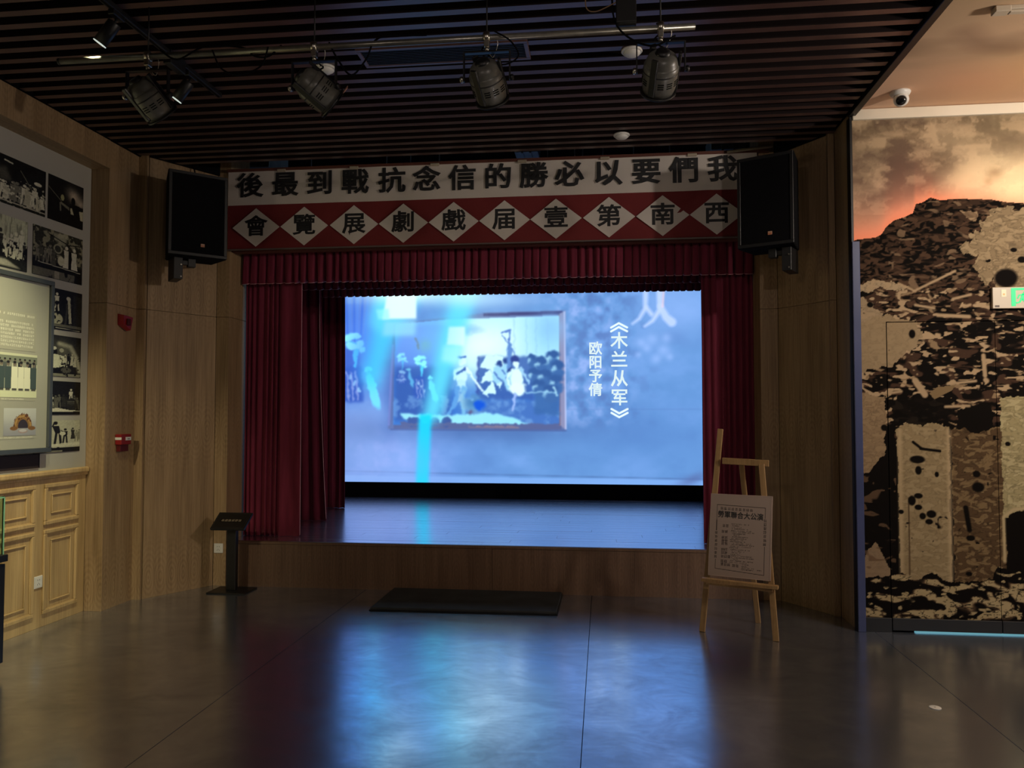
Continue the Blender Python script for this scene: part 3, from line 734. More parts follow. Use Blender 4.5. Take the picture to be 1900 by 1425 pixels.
    for p in ([(899, 684), (911, 660), (930, 660), (926, 684)], [(900, 710), (916, 684), (930, 708)], [(928, 708), (918, 684), (940, 684)], [(904, 732), (922, 706), (930, 732)], [(918, 660), (944, 662), (938, 724), (924, 700)]):
        C.poly(p, (200, 242, 248))
    for (x, y) in ((934, 690), (948, 685), (956, 702)):
        C.ell(x, y-14, 6, 7, (44, 70, 138), soft=.4); C.ell(x-1, y+6, 10, 17, (150, 208, 240), soft=.3); C.line([(x-8, y), (x+6, y+20)], 3, (80, 120, 190))
    C.line([(938, 618), (955, 612), (953, 640)], 3, (84, 120, 196)); C.line([(941, 622), (952, 640)], 2, (84, 120, 196)); C.line([(955, 640), (966, 664)], 2, (90, 126, 196)); C.line([(955, 640), (952, 680)], 8, (92, 136, 204))
    # dancer in white
    C.ell(964, 668, 8, 7, (48, 68, 140), soft=.4); C.ell(967, 677, 5, 6, (210, 242, 248)); C.ell(968, 700, 11, 18, (214, 246, 250), soft=.3); C.ell(970, 722, 15, 12, (220, 248, 250), soft=.35); C.line([(965, 732), (961, 764)], 7, (150, 180, 238), w1=3); C.line([(960, 686), (950, 704), (956, 716)], 4, (205, 240, 248)); C.line([(976, 684), (986, 702), (990, 712)], 5, (150, 200, 236))
    # crowd on the right
    for (x, y, r) in ((996, 664, 10), (1012, 670, 12), (1034, 660, 13), (1043, 678, 12), (1000, 690, 11), (1020, 694, 14), (1040, 704, 14), (1008, 712, 12), (1030, 722, 14)):
        C.ell(x, y, r, r*0.62, (52, 90, 152), soft=.5); C.ell(x-r*0.5, y+r*0.7, r*0.42, r*0.5, (160, 214, 240), soft=.6, alpha=.8); C.ell(x+2, y+r*1.2, r*0.9, r*0.7, (62, 104, 166), soft=.5)
    C.line([(985, 728), (1040, 730)], 3, (150, 204, 236), alpha=.7); C.line([(1036, 720), (1042, 734)], 4, (170, 220, 240), alpha=.8)
    # presenter
    C.ell(865, 670, 7, 9, (212, 244, 250)); C.line([(858, 662), (872, 662)], 4, (62, 96, 180)); C.ell(864, 696, 11, 15, (196, 238, 248), soft=.25); C.ell(864, 716, 9, 12, (180, 228, 246), soft=.3); C.line([(856, 696), (874, 684)], 5, (56, 90, 168)); C.line([(874, 684), (888, 704), (906, 726)], 5, (212, 244, 250), w1=3); C.line([(858, 722), (852, 750), (840, 768)], 9, (92, 156, 222), w1=6); C.line([(868, 722), (867, 750), (868, 772)], 9, (110, 176, 226), w1=6); C.line([(852, 690), (851, 702)], 7, (206, 240, 248)); C.line([(906, 726), (914, 738)], 2, (190, 230, 246))
    C.put(I*np.exp(-((X-862)/20)**2-((Y-750)/26)**2)*st_(n2, .52, 10), (190, 236, 248), .8)
    C.glow(884, 752, 16, 14, (150, 214, 236), 0, .8); C.put(np.exp(-((X-884)/20)**2-((Y-748)/18)**2)*st_(n2, .5, 10), (56, 110, 170), .8); C.ell(898, 753, 10, 9, (24, 86, 214), soft=.6); C.glow(880, 766, 5, 4, (90, 74, 110), 0, .8)
    C.poly([(749, 768), (800, 771), (880, 770), (915, 766), (960, 776), (994, 789), (770, 788), (752, 776)], (150, 228, 246), .95, 1)
    for x in (770, 781, 812, 836): C.ell(x, 784, 10, 9, (60, 88, 154), soft=.3)
    C.poly([(748, 786), (1046, 787), (1046, 791), (748, 791)], (84, 98, 148))
    # costumes with flower-like head-dresses
    for (x, y, s, al) in ((655, 635, 1.0, 1), (786, 671, 0.62, 1), (750, 664, .45, .6)):
        C.poly([(x-18*s, y+46*s), (x+18*s, y+44*s), (x+22*s, y+112*s), (x-20*s, y+112*s)], (50, 86, 180), .75*al, 2)
        for dx, dy, r in ((-12, -8, 9), (-4, -13, 9), (7, -13, 8), (14, 2, 8), (-5, 5, 10), (8, 6, 8), (17, 14, 6)): C.ell(x+dx*s, y+dy*s, r*s, r*s*0.8, (146, 244, 250), soft=.35, alpha=al)
        C.line([(x-8*s, y-2*s), (x+6*s, y+2*s)], 2*s, (84, 190, 240), alpha=al); C.line([(x+2*s, y-10*s), (x+8*s, y-2*s)], 2*s, (84, 190, 240), alpha=al)
        C.line([(x+6*s, y+16*s), (x+6*s, y+46*s)], 10*s, (84, 210, 250), w1=4*s, alpha=al)
        for k in range(3): C.line([(x+(k-1)*9*s-3*s, y+56*s), (x+(k-1)*9*s+2*s, y+108*s)], 3*s, (180, 190, 240), soft=3*s, alpha=.7*al); C.ell(x+(k-1)*9*s+4*s, y+(64+13*k)*s, 3*s, 5*s, (170, 220, 250), alpha=.7*al)
        C.ell(x+30*s, y+50*s, 8*s, 5*s, (130, 236, 250), alpha=al)
        C.ell(x+40*s, y+90*s, 9*s, 36*s, (112, 216, 252), rot=0.28*-1, soft=.35, alpha=al)
    C.ell(750, 690, 7, 4, (150, 210, 246), alpha=.6); C.line([(741, 706), (757, 706)], 4, (150, 190, 240), alpha=.6)
    C.line([(778, 628), (782, 646)], 4, (110, 120, 130), alpha=.7); C.glow(795, 640, 12, 14, (120, 180, 170), 0, .5)
    C.X, C.Y = X, Y
    # soften the video picture
    for ch in range(3): C.a[..., ch] = blur2(C.a[..., ch], 1)
    # beams of light
    def beam(pts_l, pts_r, c, al, soft):
        C.put(blur2(C.mask_poly(pts_l+pts_r[::-1]), soft), c, al)
    beam([(708, 530), (690, 600), (668, 700)], [(800, 530), (738, 620), (700, 730)], (64, 214, 250), .75, 12)
    beam([(700, 530), (684, 600)], [(734, 530), (712, 620)], (110, 236, 250), .6, 8)
    beam([(724, 530), (712, 590)], [(778, 530), (778, 590)], (226, 248, 248), .95, 2)
    beam([(700, 572), (704, 590)], [(724, 570), (726, 590)], (150, 248, 250), .7, 2)
    beam([(716, 592), (712, 622)], [(778, 592), (776, 622)], (150, 220, 246), .7, 4)
    beam([(850, 530), (834, 590), (816, 660), (798, 740), (790, 780)], [(900, 530), (868, 620), (846, 700), (826, 770), (812, 790)], (96, 226, 250), .85, 9)
    beam([(840, 606), (836, 640)], [(871, 606), (870, 642)], (222, 250, 248), .95, 2)
    beam([(830, 640), (826, 670)], [(862, 640), (858, 676)], (170, 244, 250), .8, 4)
    beam([(784, 770), (778, 905)], [(808, 770), (802, 905)], (26, 208, 248), .95, 3)
    C.glow(758, 545, 90, 16, (220, 250, 250), 0, .85); C.glow(868, 550, 60, 18, (196, 250, 250), 0, .75); C.glow(935, 555, 70, 16, (170, 210, 250), 0, .6)
    C.put(np.exp(-((X-765)/60)**2-((Y-860)/50)**2), (140, 172, 244), .35)
    C.glow(672, 640, 30, 70, (70, 120, 236), 0.2, .45); C.glow(830, 620, 40, 70, (90, 200, 250), 0.3, .35)
    # big soft brush character on the right
    w_, s_ = (184, 206, 252), 6
    C.line([(1204, 540), (1203, 575), (1192, 594), (1180, 603)], 10, w_, soft=s_, alpha=.85, w1=4); C.line([(1205, 574), (1214, 586)], 8, w_, soft=s_, alpha=.85)
    C.line([(1229, 540), (1229, 578), (1216, 598), (1202, 608)], 12, w_, soft=s_, alpha=.9, w1=4); C.line([(1230, 572), (1240, 592), (1250, 601)], 11, w_, soft=s_, alpha=.9, w1=16); C.line([(1236, 545), (1234, 572)], 4, (226, 200, 214), soft=4, alpha=.7)
    for (x, y, r) in ((1195, 638, 9), (1215, 632, 12), (1240, 630, 9), (1235, 652, 11), (1205, 648, 8), (1222, 668, 9), (1246, 664, 7), (1190, 660, 6)): C.glow(x, y, r, r, (150, 184, 244), 0, .6)
    # chevron title brackets
    for s, yc in ((-1, 606), (1, 770)):
        for d in (0, 7): C.line([(1141, yc+4.5*-s*-1*-1+d*-s*-1 if False else yc-4*s+d*s*-1), (1155, yc+4*s-d*s), (1170, yc-4*s-d*s)], 3.6, (226, 248, 248))
    return C.a
X0s, X1s, Z0s, Z1s = -3.66, 1.30, 0.606, 3.40
led = thing('led_wall', (-1.2, 10.6, ZS), 'large glowing blue LED wall at the back of the stage showing an old theatre photograph and white captions', 'screen')
nx, ny = 680, 384
P = plane_pts((X0s, 10.6, Z1s), (X1s-X0s, 0, 0), (0, 0, Z0s-Z1s), nx, ny)
px, py = scr_px(P[..., 0], P[..., 2])
obj('picture', grid_mesh('picture', P, paint_screen(px, py)), M['led'], led)
obj('cabinet', box(X0s-0.03, X1s+0.03, 10.605, 10.75, Z0s-0.02, Z1s+0.03), M['black_matte'], led)
obj('plinth', box(-4.3, 2.1, 10.56, 10.74, ZS+0.002, Z0s-0.003), M['black_matte'], led)
def stext(body, px, py, size):
    x, z = scr_world(px, py)
    text('caption', body, size, frame_m((x, 10.594, z), (1, 0, 0), (0, 0, 1)), M['screen_text'], led, bold=0.004)
for i, ch in enumerate('木兰从军'): stext(ch, 1155.5, 636+i*34.6, 0.235)
for i, ch in enumerate('欧阳予倩'): stext(ch, 1112.5, 649.5+i*25.3, 0.185)

# ================================================================== CURTAINS
def fold_field(n, seed, x0, x1, nx):
    """fold depth -1..1 along the width"""
    r = random.Random(seed)
    cuts = [0.0]
    for i in range(n): cuts.append(cuts[-1]+0.6+r.random()*0.8)
    cuts = [c/cuts[-1] for c in cuts]
    t = np.linspace(0, 1, nx); ph = np.interp(t, cuts, np.arange(n+1))
    s = np.cos(2*PI*ph); amp = np.interp(t, cuts, [0.65+0.35*r.random() for _ in cuts])
    return np.sign(s)*np.abs(s)**0.75*amp
def pleat_field(n, seed, nx):
    """box-like pleats: broad fronts parted by narrow deep grooves"""
    r = random.Random(seed); cuts = [0.0]
    for i in range(n): cuts.append(cuts[-1]+0.8+r.random()*0.4)
    cuts = [c/cuts[-1] for c in cuts]; t = np.linspace(0, 1, nx); ph = np.interp(t, cuts, np.arange(n+1)); f = np.abs((ph % 1.0)-0.5)*2
    k = np.array([0.75+0.5*r.random() for _ in range(n+1)])[np.clip(ph.astype(int), 0, n)]
    return 0.8-0.5*f**2-2.4*k*np.exp(-((1-f)/0.26)**2)
def cloth(name, x0, x1, y, z0, z1, n, amp, seed, mt, parent, nz=10, hem=0.0, taper=0.0, lean=None, per=10, thick=0.004, pleats=False):
    nx = n*per+1
    f0 = fold_field(n, seed, x0, x1, nx); f1 = fold_field(n, seed+1, x0, x1, nx)
    if pleats: f0 = pleat_field(n, seed, nx); f1 = pleat_field(n, seed+0, nx)
    t = np.linspace(0, 1, nx)
    rows = []
    for j in range(nz):
        v = j/(nz-1); z = z1+(z0-z1)*v
        f = f0*(1-0.35*v)+f1*0.35*v
        xx = x0+(x1-x0)*t
        if lean is not None: xx = xx+np.interp(v, [0, 1], [0, 1])*np.interp(t, [0, 1], lean)
        zz = z + (hem*f if j == nz-1 else 0)
        rows.append(np.stack([xx+0.25*amp*np.sin(6.3*t*n+v*2), y-amp*f*(0.55+0.45*v)+0*xx, zz+0*xx], -1))
    P = np.array(rows)
    me = grid_mesh(name, P, np.full(P.shape, 100.0))
    for p_ in me.polygons: p_.use_smooth = True
    o = obj(name, me, mt, parent)
    md = o.modifiers.new('cloth_thickness', 'SOLIDIFY'); md.thickness = thick; md.offset = 0
    return o, P[-1]
def hem_line(P, r, parent):
    pts = [tuple(p+np.array([0, -0.004, 0])) for p in P[::2]]
    return obj('hem', tube(pts, r, 4, sub=2), M['hem'], parent)
def valance(label, x0, x1, y, z0, z1, n, amp, seed, hem=0.010):
    t = thing('valance', ((x0+x1)/2, y, z0), label, 'curtain valance')
    o, last = cloth('pleated_cloth', x0, x1, y, z0, z1, n, amp, seed, M['velvet'], t, hem=-hem*0.8, nz=6, pleats=True, per=16)
    hem_line(last, 0.0026, t)
    return t
v1 = valance('deep front valance of pleated crimson velvet right under the banner', -3.390, 1.308, 6.99, 2.775, 3.20, 62, 0.026, 5)
# the front valance hangs in front of the front legs
valance('middle pleated crimson valance, half hidden behind the front valance', -3.6, 1.5, 8.03, 2.88, 3.6, 66, 0.022, 15)
valance('rearmost pleated crimson valance touching the top edge of the lit screen', -4.2, 1.9, 9.12, 2.967, 3.8, 78, 0.022, 25)
def leg(label, x0, x1, y, z1, n, amp, seed, lean=(0, 0), z0=ZS+0.004, flat=None):
    t = thing('stage_curtain', ((x0+x1)/2, y, ZS), label, 'curtain', 'crimson curtains at the sides of the stage')
    cloth('drape', x0, x1, y, z0, z1, n, amp, seed, M['velvet'], t, nz=22, lean=lean, per=14)
    return t
leg('front left crimson stage curtain, widest one, beside the wood column', -3.385, -3.03, 7.09, 3.15, 7, 0.028, 31)
lt_ = [o for o in COL.objects if o.get('label', '').startswith('front left')][0]
cloth('flat_leading_width', -3.035, -2.83, 7.075, ZS+0.004, 3.15, 1, 0.014, 35, M['velvet'], lt_, nz=12, per=20)
obj('piped_edge', tube([(-2.829, 7.07, 3.1), (-2.828, 7.07, 1.8), (-2.826, 7.072, 0.42)], 0.0035, 6), M['hem'], lt_)
leg('middle left crimson stage curtain with a loose edge slanting down to the stage', -3.60, -3.06, 8.15, 3.4, 6, 0.035, 41, (0, 0.10))
ml = [o for o in COL.objects if o.get('label', '').startswith('middle left')][0]
obj('piped_edge', tube([(-3.055, 8.12, 3.2), (-3.03, 8.11, 2.0), (-2.985, 8.11, 1.0), (-2.955, 8.12, 0.43)], 0.004, 6), M['hem'], ml)
leg('rear left crimson stage curtain at the left edge of the screen', -3.75, -3.15, 9.25, 3.6, 8, 0.04, 51, (0, 0.02))
leg('front right crimson stage curtain behind the easel', 0.865, 1.312, 7.09, 3.15, 8, 0.028, 61)
leg('middle right crimson stage curtain, a sliver beside the front right one', 0.99, 1.6, 8.1, 3.4, 7, 0.035, 71, (0.02, 0))
leg('rear right crimson stage curtain at the right edge of the screen', 1.12, 1.9, 9.2, 3.6, 8, 0.035, 81)

# ================================================================== BANNER
bn = thing('banner', (-1.05, 6.74, 3.045), 'long white and red cloth banner with black Chinese characters above the stage', 'banner')
BX0, BX1 = -3.412, 1.30
def banner_strip(name, z0, z1, mt):
    nx, nz = 200, 14; bm = bmesh.new(); vs = []
    for j in range(nz):
        z = z0+(z1-z0)*j/(nz-1); row = []
        for i in range(nx):
            x = BX0+(BX1-BX0)*i/(nx-1)
            y = 6.745-0.0022*math.sin(x*3.1+z*5)-0.0018*math.sin(x*7.3-z*9)-0.012*math.exp(-((x-0.72)*0.8-(z-3.33)*1.1)**2/0.0035)*math.exp(-((x-0.72)/0.3)**2)
            y -= 0.004*math.exp(-((x+2.55)*0.8-(z-3.3))**2/0.004)
            row.append(bm.verts.new((x, y, z)))
        vs.append(row)
    for j in range(nz-1):
        for i in range(nx-1): f = bm.faces.new((vs[j][i], vs[j][i+1], vs[j+1][i+1], vs[j+1][i])); f.smooth = True
    return obj(name, bm, mt, bn)
banner_strip('white_upper_cloth', 3.455, 3.765, M['cloth_white'])
banner_strip('red_lower_cloth', 3.052, 3.4555, M['cloth_red'])
obj('bottom_batten', box(BX0, BX1, 6.735, 6.75, 3.040, 3.053, bevel=0.002), mat('batten_grey', (0.12, 0.09, 0.08), 0.5), bn)
YB = 6.7335
cx = [-3.199, -2.864, -2.537, -2.209, -1.87, -1.554, -1.232, -0.914, -0.598, -0.286, 0.045, 0.373, 0.693, 1.014]
for x, ch in zip(cx, '後最到戰抗念信的勝必以要們我'):
    text('character', ch, 0.232, frame_m((x, YB, 3.6205), (1, 0, 0), (0, 0, 1)), M['ink'], bn, bold=0.0061, sx=1.10)
dx_ = [-3.137, -2.681, -2.217, -1.764, -1.309, -0.856, -0.405, 0.053, 0.509, 0.961]
for x, ch in zip(dx_, '會覽展劇戲届壹第南西'):
    bm = bmesh.new(); hw, hh, zc = 0.224, 0.176, 3.2465
    lo = [bm.verts.new((x+a*hw, YB+0.004, zc+c*hh)) for a, c in ((-1, 0), (0, -1), (1, 0), (0, 1))]
    hi = [bm.verts.new((x+a*hw, YB+0.0012, zc+c*hh)) for a, c in ((-1, 0), (0, -1), (1, 0), (0, 1))]
    bm.faces.new(hi); bm.faces.new(lo[::-1])
    for q in range(4): bm.faces.new((hi[q], lo[q], lo[(q+1) % 4], hi[(q+1) % 4]))
    bmesh.ops.recalc_face_normals(bm, faces=bm.faces[:])
    d_ = obj('diamond', bm, M['cloth_white'], bn)
    text('character', ch, 0.196, frame_m((x, YB, zc), (1, 0, 0), (0, 0, 1)), M['ink'], d_, bold=0.0046, sx=1.12)
for x in (-2.90, -2.22, -1.48, -0.70, 0.02, 0.76):
    obj('clip', box(x-0.04, x+0.04, 6.726, 6.742, 3.75, 3.775, bevel=0.003), M['cream'], bn)
obj('frame_tube', cyl((1.05, 6.72, 3.772), (1.42, 6.70, 3.80), 0.012), M['cream'], bn)

# fly loft odds and ends seen through the gap above the banner
def dark_duct(x0, x1, y0, y1, z0, z1, label):
    t = thing('duct', ((x0+x1)/2, (y0+y1)/2, z0), label, 'duct')
    obj('duct_shell', box(x0, x1, y0, y1, z0, z1, bevel=0.01), M['duct'], t)
    for i in range(1, 3):
        xm = x0+(x1-x0)*i/3; obj('flange', box(xm-0.01, xm+0.01, y0-0.012, y1, z0-0.012, z1+0.012), M['duct'], t)
dark_duct(-4.1, -3.45, 7.7, 8.2, 4.12, 4.4, 'pale blue-grey duct in the dark gap above the left end of the banner')
dark_duct(-0.88, -0.64, 7.7, 8.0, 4.17, 4.3, 'small pale metal box in the gap above the middle of the banner')
dark_duct(1.05, 1.38, 7.7, 8.1, 4.12, 4.3, 'pale metal duct in the gap above the right end of the banner')
for i, x in enumerate((-3.0, -2.2, -1.95, -1.65, -0.55, -0.28, -0.2, 0.0, 0.3, 0.65)):
    o = obj('hanger_rod', cyl((x, 7.7, 3.9), (x+0.02, 7.7, 4.88), 0.006, 6), M['duct'])
    tag(o, '%s thin steel hanger rod above the banner' % ('leftmost', 'second from the left', 'third from the left', 'fourth from the left', 'fifth from the left', 'fifth from the right', 'fourth from the right', 'third from the right', 'second from the right', 'rightmost')[i], 'rod', 'hanger rods above the banner')

# ================================================================== LOUDSPEAKERS
def speaker(fl, fr, z0, z1, depth, label, side, tilt=0.0):
    fl, fr = Vector((*fl, 0)), Vector((*fr, 0)); c = (fl+fr)/2; w = (fr-fl).length
    ang = math.atan2(fr.y-fl.y, fr.x-fl.x)
    t = thing('loudspeaker', (c.x, c.y, z0), label, 'loudspeaker', rot=(tilt, 0, ang))
    h = z1-z0
    b = bmesh.new()
    pts = [(-w/2, 0), (w/2, 0), (w/2*0.80, depth), (-w/2*0.80, depth)]
    obj('cabinet', prism(pts, 0, h, 0.008), M['black_matte'], t, local=True)
    fr_ = bmesh.new()
    for a in ((-w/2+0.005, w/2-0.005, h-0.03, h-0.005), (-w/2+0.005, w/2-0.005, 0.005, 0.03), (-w/2+0.005, -w/2+0.03, 0.03, h-0.03), (w/2-0.03, w/2-0.005, 0.03, h-0.03)):
        box(a[0], a[1], -0.012, 0.002, a[2], a[3], fr_, 0.002)
    obj('grille_frame', fr_, M['black'], t, local=True)
    g = mat('grille_mesh_'+side, (0.003, 0.003, 0.004), 0.8, spec=0.1); N = NT(g)
    tc = N.n('ShaderNodeTexCoord').outputs['Object']; vo = N.n('ShaderNodeTexVoronoi', i_Scale=170.0); N.l(tc, vo.inputs['Vector']); N.bump(vo.outputs['Distance'], 0.6, 0.002)
    obj('grille', box(-w/2+0.03, w/2-0.03, -0.008, -0.002, 0.03, h-0.03), g, t, local=True)
    bd = obj('badge', box(0.02, 0.052, -0.012, -0.008, 0.085, 0.112, bevel=0.001), mat('badge_'+side, (0.42, 0.16, 0.08), 0.4), t, local=True)
    obj('badge_print', box(0.024, 0.048, -0.0128, -0.0119, 0.103, 0.109), M['cream'], bd, local=True)
    # bracket under the cabinet, arm to the wall plate
    s = 1 if side == 'right' else -1
    br = bmesh.new()
    box(-0.03+0.02*s, 0.03+0.02*s, 0.10, 0.16, -0.07, 0.0, br, 0.002)
    box(min(0.0, s*0.16), max(0.0, s*0.16), 0.11, 0.15, -0.055, -0.02, br, 0.002)
    br2 = obj('bracket', br, M['black'], t, local=True)
    pl = bmesh.new(); box(s*0.13-0.035, s*0.13+0.035, 0.09, 0.30, -0.18, 0.02, pl, 0.002)
    obj('wall_plate', pl, M['black'], br2, local=True)
    for zz in (-0.16, -0.06):
        obj('bolt', cyl((s*0.13+0.02, 0.088, zz), (s*0.13+0.02, 0.08, zz), 0.006, 8), M['chrome'], br2, local=True)
    return t
sL = speaker((-3.515, 5.93), (-3.163, 6.25), 2.85, 3.555, 0.30, 'black loudspeaker on a bracket on the left angled wall at the end of the banner', 'left')
sR = speaker((1.040, 6.20), (1.425, 6.0), 2.825, 3.535, 0.30, 'black loudspeaker on a bracket on the right angled wall covering the end of the banner', 'right')
o = obj('cable', tube([(-3.60, 6.40, 3.50), (-3.62, 6.45, 3.62), (-3.60, 6.5, 3.66), (-3.63, 6.52, 3.78)], 0.006), M['black_matte']); tag(o, 'black cable rising from the left loudspeaker to the ceiling', 'cable')

# ================================================================== STAGE LIGHTS
PZ, PY = 3.475, 3.885
pp = thing('lighting_bar', (-1.2, PY, PZ), 'long grey steel pipe under the slatted ceiling carrying four stage lights', 'lighting bar')
obj('pipe', cyl((-2.94, PY, PZ), (0.46, PY+0.01, PZ), 0.0165, 20), M['pipe'], pp)
obj('end_cap', cyl((-2.952, PY, PZ), (-2.94, PY, PZ), 0.0175, 16), M['black'], pp)
for x in (-2.43, -1.50, -0.585, 0.29):
    obj('hanger', cyl((x, PY, PZ+0.015), (x, PY, 3.79), 0.004, 6), M['black'], pp)
def par_light(name, label, group):
    t = thing(name, (0, 0, 0), label, 'stage light', group)
    # clamp
    cl = lathe([(0.022, -0.016), (0.028, -0.012), (0.028, 0.012), (0.022, 0.016)], 16, Matrix.Rotation(PI/2, 4, 'Y'))
    box(-0.013, 0.013, -0.02, 0.02, -0.055, -0.02, cl, 0.002)
    c = obj('clamp', cl, M['chrome'], t, local=True)
    obj('wing_nut', cyl((0, 0, -0.075), (0, 0, -0.05), 0.011, 8), M['chrome'], c, local=True)
    y = bmesh.new()
    box(-0.118, 0.118, -0.014, 0.014, -0.083, -0.076, y, 0.001)
    for s in (-1, 1): box(s*0.118-0.003, s*0.118+0.003, -0.014, 0.014, -0.228, -0.078, y, 0.001)
    obj('yoke', y, M['black'], t, local=True)
    return t
def par_head(t, tilt, roll, gel=False, sticker=False, yaw=0):
    # body axis: local +Z of the head points out of the lens
    R = Matrix.Rotation(yaw, 4, 'Z') @ Matrix.Rotation(roll, 4, 'Y') @ Matrix.Rotation(-(PI-tilt), 4, 'X')
    T = Matrix.Translation((0, 0, -0.215)) @ R @ Matrix.Diagonal((0.93, 0.93, 0.84, 1))
    body = lathe([(0.036, -0.105), (0.058, -0.098), (0.074, -0.084), (0.083, -0.062), (0.088, -0.04), (0.089, -0.038), (0.094, -0.034), (0.094, 0.0), (0.094, 0.075), (0.090, 0.105), (0.083, 0.135), (0.078, 0.137)], 28, T)
    h = obj('housing', body, M['lamp_black'], t, local=True)
    for k in range(3):
        a = 2*PI*k/3+0.5; b_ = box(-0.018, 0.018, 0.084, 0.099, -0.11, 0.12, None, 0.003)
        bmesh.ops.transform(b_, matrix=T @ Matrix.Rotation(a, 4, 'Z'), verts=b_.verts)
        obj('spine', b_, M['black'], h, local=True)
    vents = bmesh.new()
    for k in range(12):
        for j in range(3):
            a = 2*PI*k/12; b_ = box(-0.016, 0.016, 0.0925, 0.0955, 0.035+j*0.014, 0.040+j*0.014)
            bmesh.ops.transform(b_, matrix=T @ Matrix.Rotation(a, 4, 'Z'), verts=b_.verts)
            me = bpy.data.meshes.new('t'); b_.to_mesh(me); b_.free(); vents.from_mesh(me); bpy.data.meshes.remove(me)
    obj('vent_slots', vents, M['joint'], h, local=True)
    obj('band', lathe([(0.0945, -0.004), (0.0965, -0.002), (0.0965, 0.002), (0.0945, 0.004)], 28, T, cap=False), M['black'], h, local=True)
    obj('rear_cap', lathe([(0.016, -0.125), (0.034, -0.122), (0.042, -0.104), (0.040, -0.09)], 20, T), M['black'], h, local=True)
    obj('lens_ring', lathe([(0.078, 0.137), (0.098, 0.134), (0.098, 0.146), (0.074, 0.146)], 28, T), M['black'], h, local=True)
    obj('lens', lathe([(0.070, 0.139), (0.045, 0.145), (0.01, 0.147)], 24, T), M['black_gloss'], h, local=True)
    for s in (-1, 1):
        obj('tilt_knob', lathe([(0.004, 0), (0.015, 0.002), (0.017, 0.012), (0.012, 0.02)], 12, Matrix.Translation((s*0.119, 0, -0.215)) @ Matrix.Rotation(s*PI/2, 4, 'Y')), M['chrome'] if s < 0 else M['black'], t, local=True)
    if gel:
        g = box(-0.085, 0.085, -0.085, 0.085, 0.149, 0.153); bmesh.ops.transform(g, matrix=T, verts=g.verts); gf = obj('gel_frame', g, M['black'], t, local=True)
        g = box(0.088, 0.125, -0.05, 0.02, 0.149, 0.1535); bmesh.ops.transform(g, matrix=T, verts=g.verts); obj('pink_tag', g, M['gel'], gf, local=True)
    if sticker:
        g = box(0.100, 0.104, -0.02, 0.02, 0.05, 0.105); bmesh.ops.transform(g, matrix=T @ Matrix.Rotation(-0.6, 4, 'Z'), verts=g.verts); obj('label_sticker', g, M['sticker'], t, local=True)
    obj('power_lead', tube([tuple(T @ Vector((0, 0, -0.12))), (0.03, 0.05, -0.09), (-0.03, 0.03, -0.05), (0.02, 0.02, 0.0), (-0.02, 0.0, 0.022)], 0.0045, 6), M['black_matte'], t, local=True)
    obj('safety_wire', tube([(0.04, 0.0, 0.018), (0.055, 0.01, -0.03), (0.03, 0.03, -0.09), (0.01, 0.02, -0.078)], 0.0018, 5), M['chrome'], t, local=True)
G = 'stage lights hanging from the pipe'
for x, tilt, roll, gel, stk, yaw, lab in ((-2.43, 0.85, -0.22, False, True, -0.25, 'leftmost stage light on the pipe, pale side lit, pink sticker on its rim'),
                                (-1.50, 0.8, -0.72, True, False, -0.3, 'second stage light from the left, tilted hard to the right with a pink filter tag'),
                                (-0.585, 0.92, -0.10, False, False, -0.1, 'third stage light from the left, above the middle of the banner'),
                                (0.29, 0.95, 0.04, False, False, 0.05, 'rightmost stage light on the pipe beside a white smoke detector')):
    t = par_light('stage_light', lab, G); par_head(t, tilt, roll, gel, stk, yaw)
    t.location = (x, PY, PZ)
def cable(pts, r, label):
    o = obj('cable', tube(pts, r, 6), M['black_matte']); tag(o, label, 'cable')
cable([(-2.35, PY-0.02, PZ+0.02), (-2.25, PY-0.02, PZ-0.035), (-2.1, PY-0.02, PZ+0.025), (-1.9, PY, PZ+0.02), (-1.83, PY, PZ-0.03), (-1.75, PY, PZ-0.035), (-1.68, PY, PZ+0.02)], 0.005, 'black cable looped along the pipe between the first and second stage lights')
cable([(-2.05, PY-0.03, PZ+0.0), (-2.0, PY-0.03, PZ-0.10), (-1.9, PY-0.03, PZ-0.14), (-1.78, PY-0.03, PZ-0.10), (-1.74, PY-0.03, PZ+0.0)], 0.0045, 'thin cable drooping below the pipe left of the second stage light')
cable([(-1.42, PY, PZ+0.02), (-1.38, PY, PZ-0.06), (-1.30, PY, PZ-0.16), (-1.22, PY, PZ-0.08), (-1.15, PY, PZ+0.03), (-0.9, PY, PZ+0.03)], 0.005, 'black cable hanging in a long loop right of the second stage light')
cable([(-0.55, PY-0.03, PZ+0.02), (-0.46, PY-0.03, PZ-0.04), (-0.42, PY-0.03, PZ-0.12), (-0.5, PY-0.03, PZ-0.16), (-0.6, PY-0.03, PZ-0.11)], 0.004, 'black cable curling around the third stage light')
cable([(0.05, PY, PZ+0.25), (0.06, PY-0.02, PZ+0.05), (0.13, PY-0.02, PZ-0.05), (0.25, PY-0.04, PZ-0.11), (0.36, PY-0.03, PZ-0.06)], 0.005, 'black cable falling from the junction box to the rightmost stage light')
t = thing('junction_box', (0.12, PY, PZ+0.03), 'black junction box with hanging leads above the rightmost stage light', 'junction box')
obj('case', box(0.07, 0.17, PY-0.04, PY+0.04, PZ+0.02, PZ+0.20, bevel=0.004), M['black'], t)
obj('lead', tube([(-0.07, PY-0.02, PZ+0.24), (-0.08, PY-0.02, PZ+0.12), (-0.03, PY-0.02, PZ+0.09), (0.08, PY-0.03, PZ+0.13)], 0.003, 6), mat('brown_lead', (0.25, 0.15, 0.07), 0.5), t)

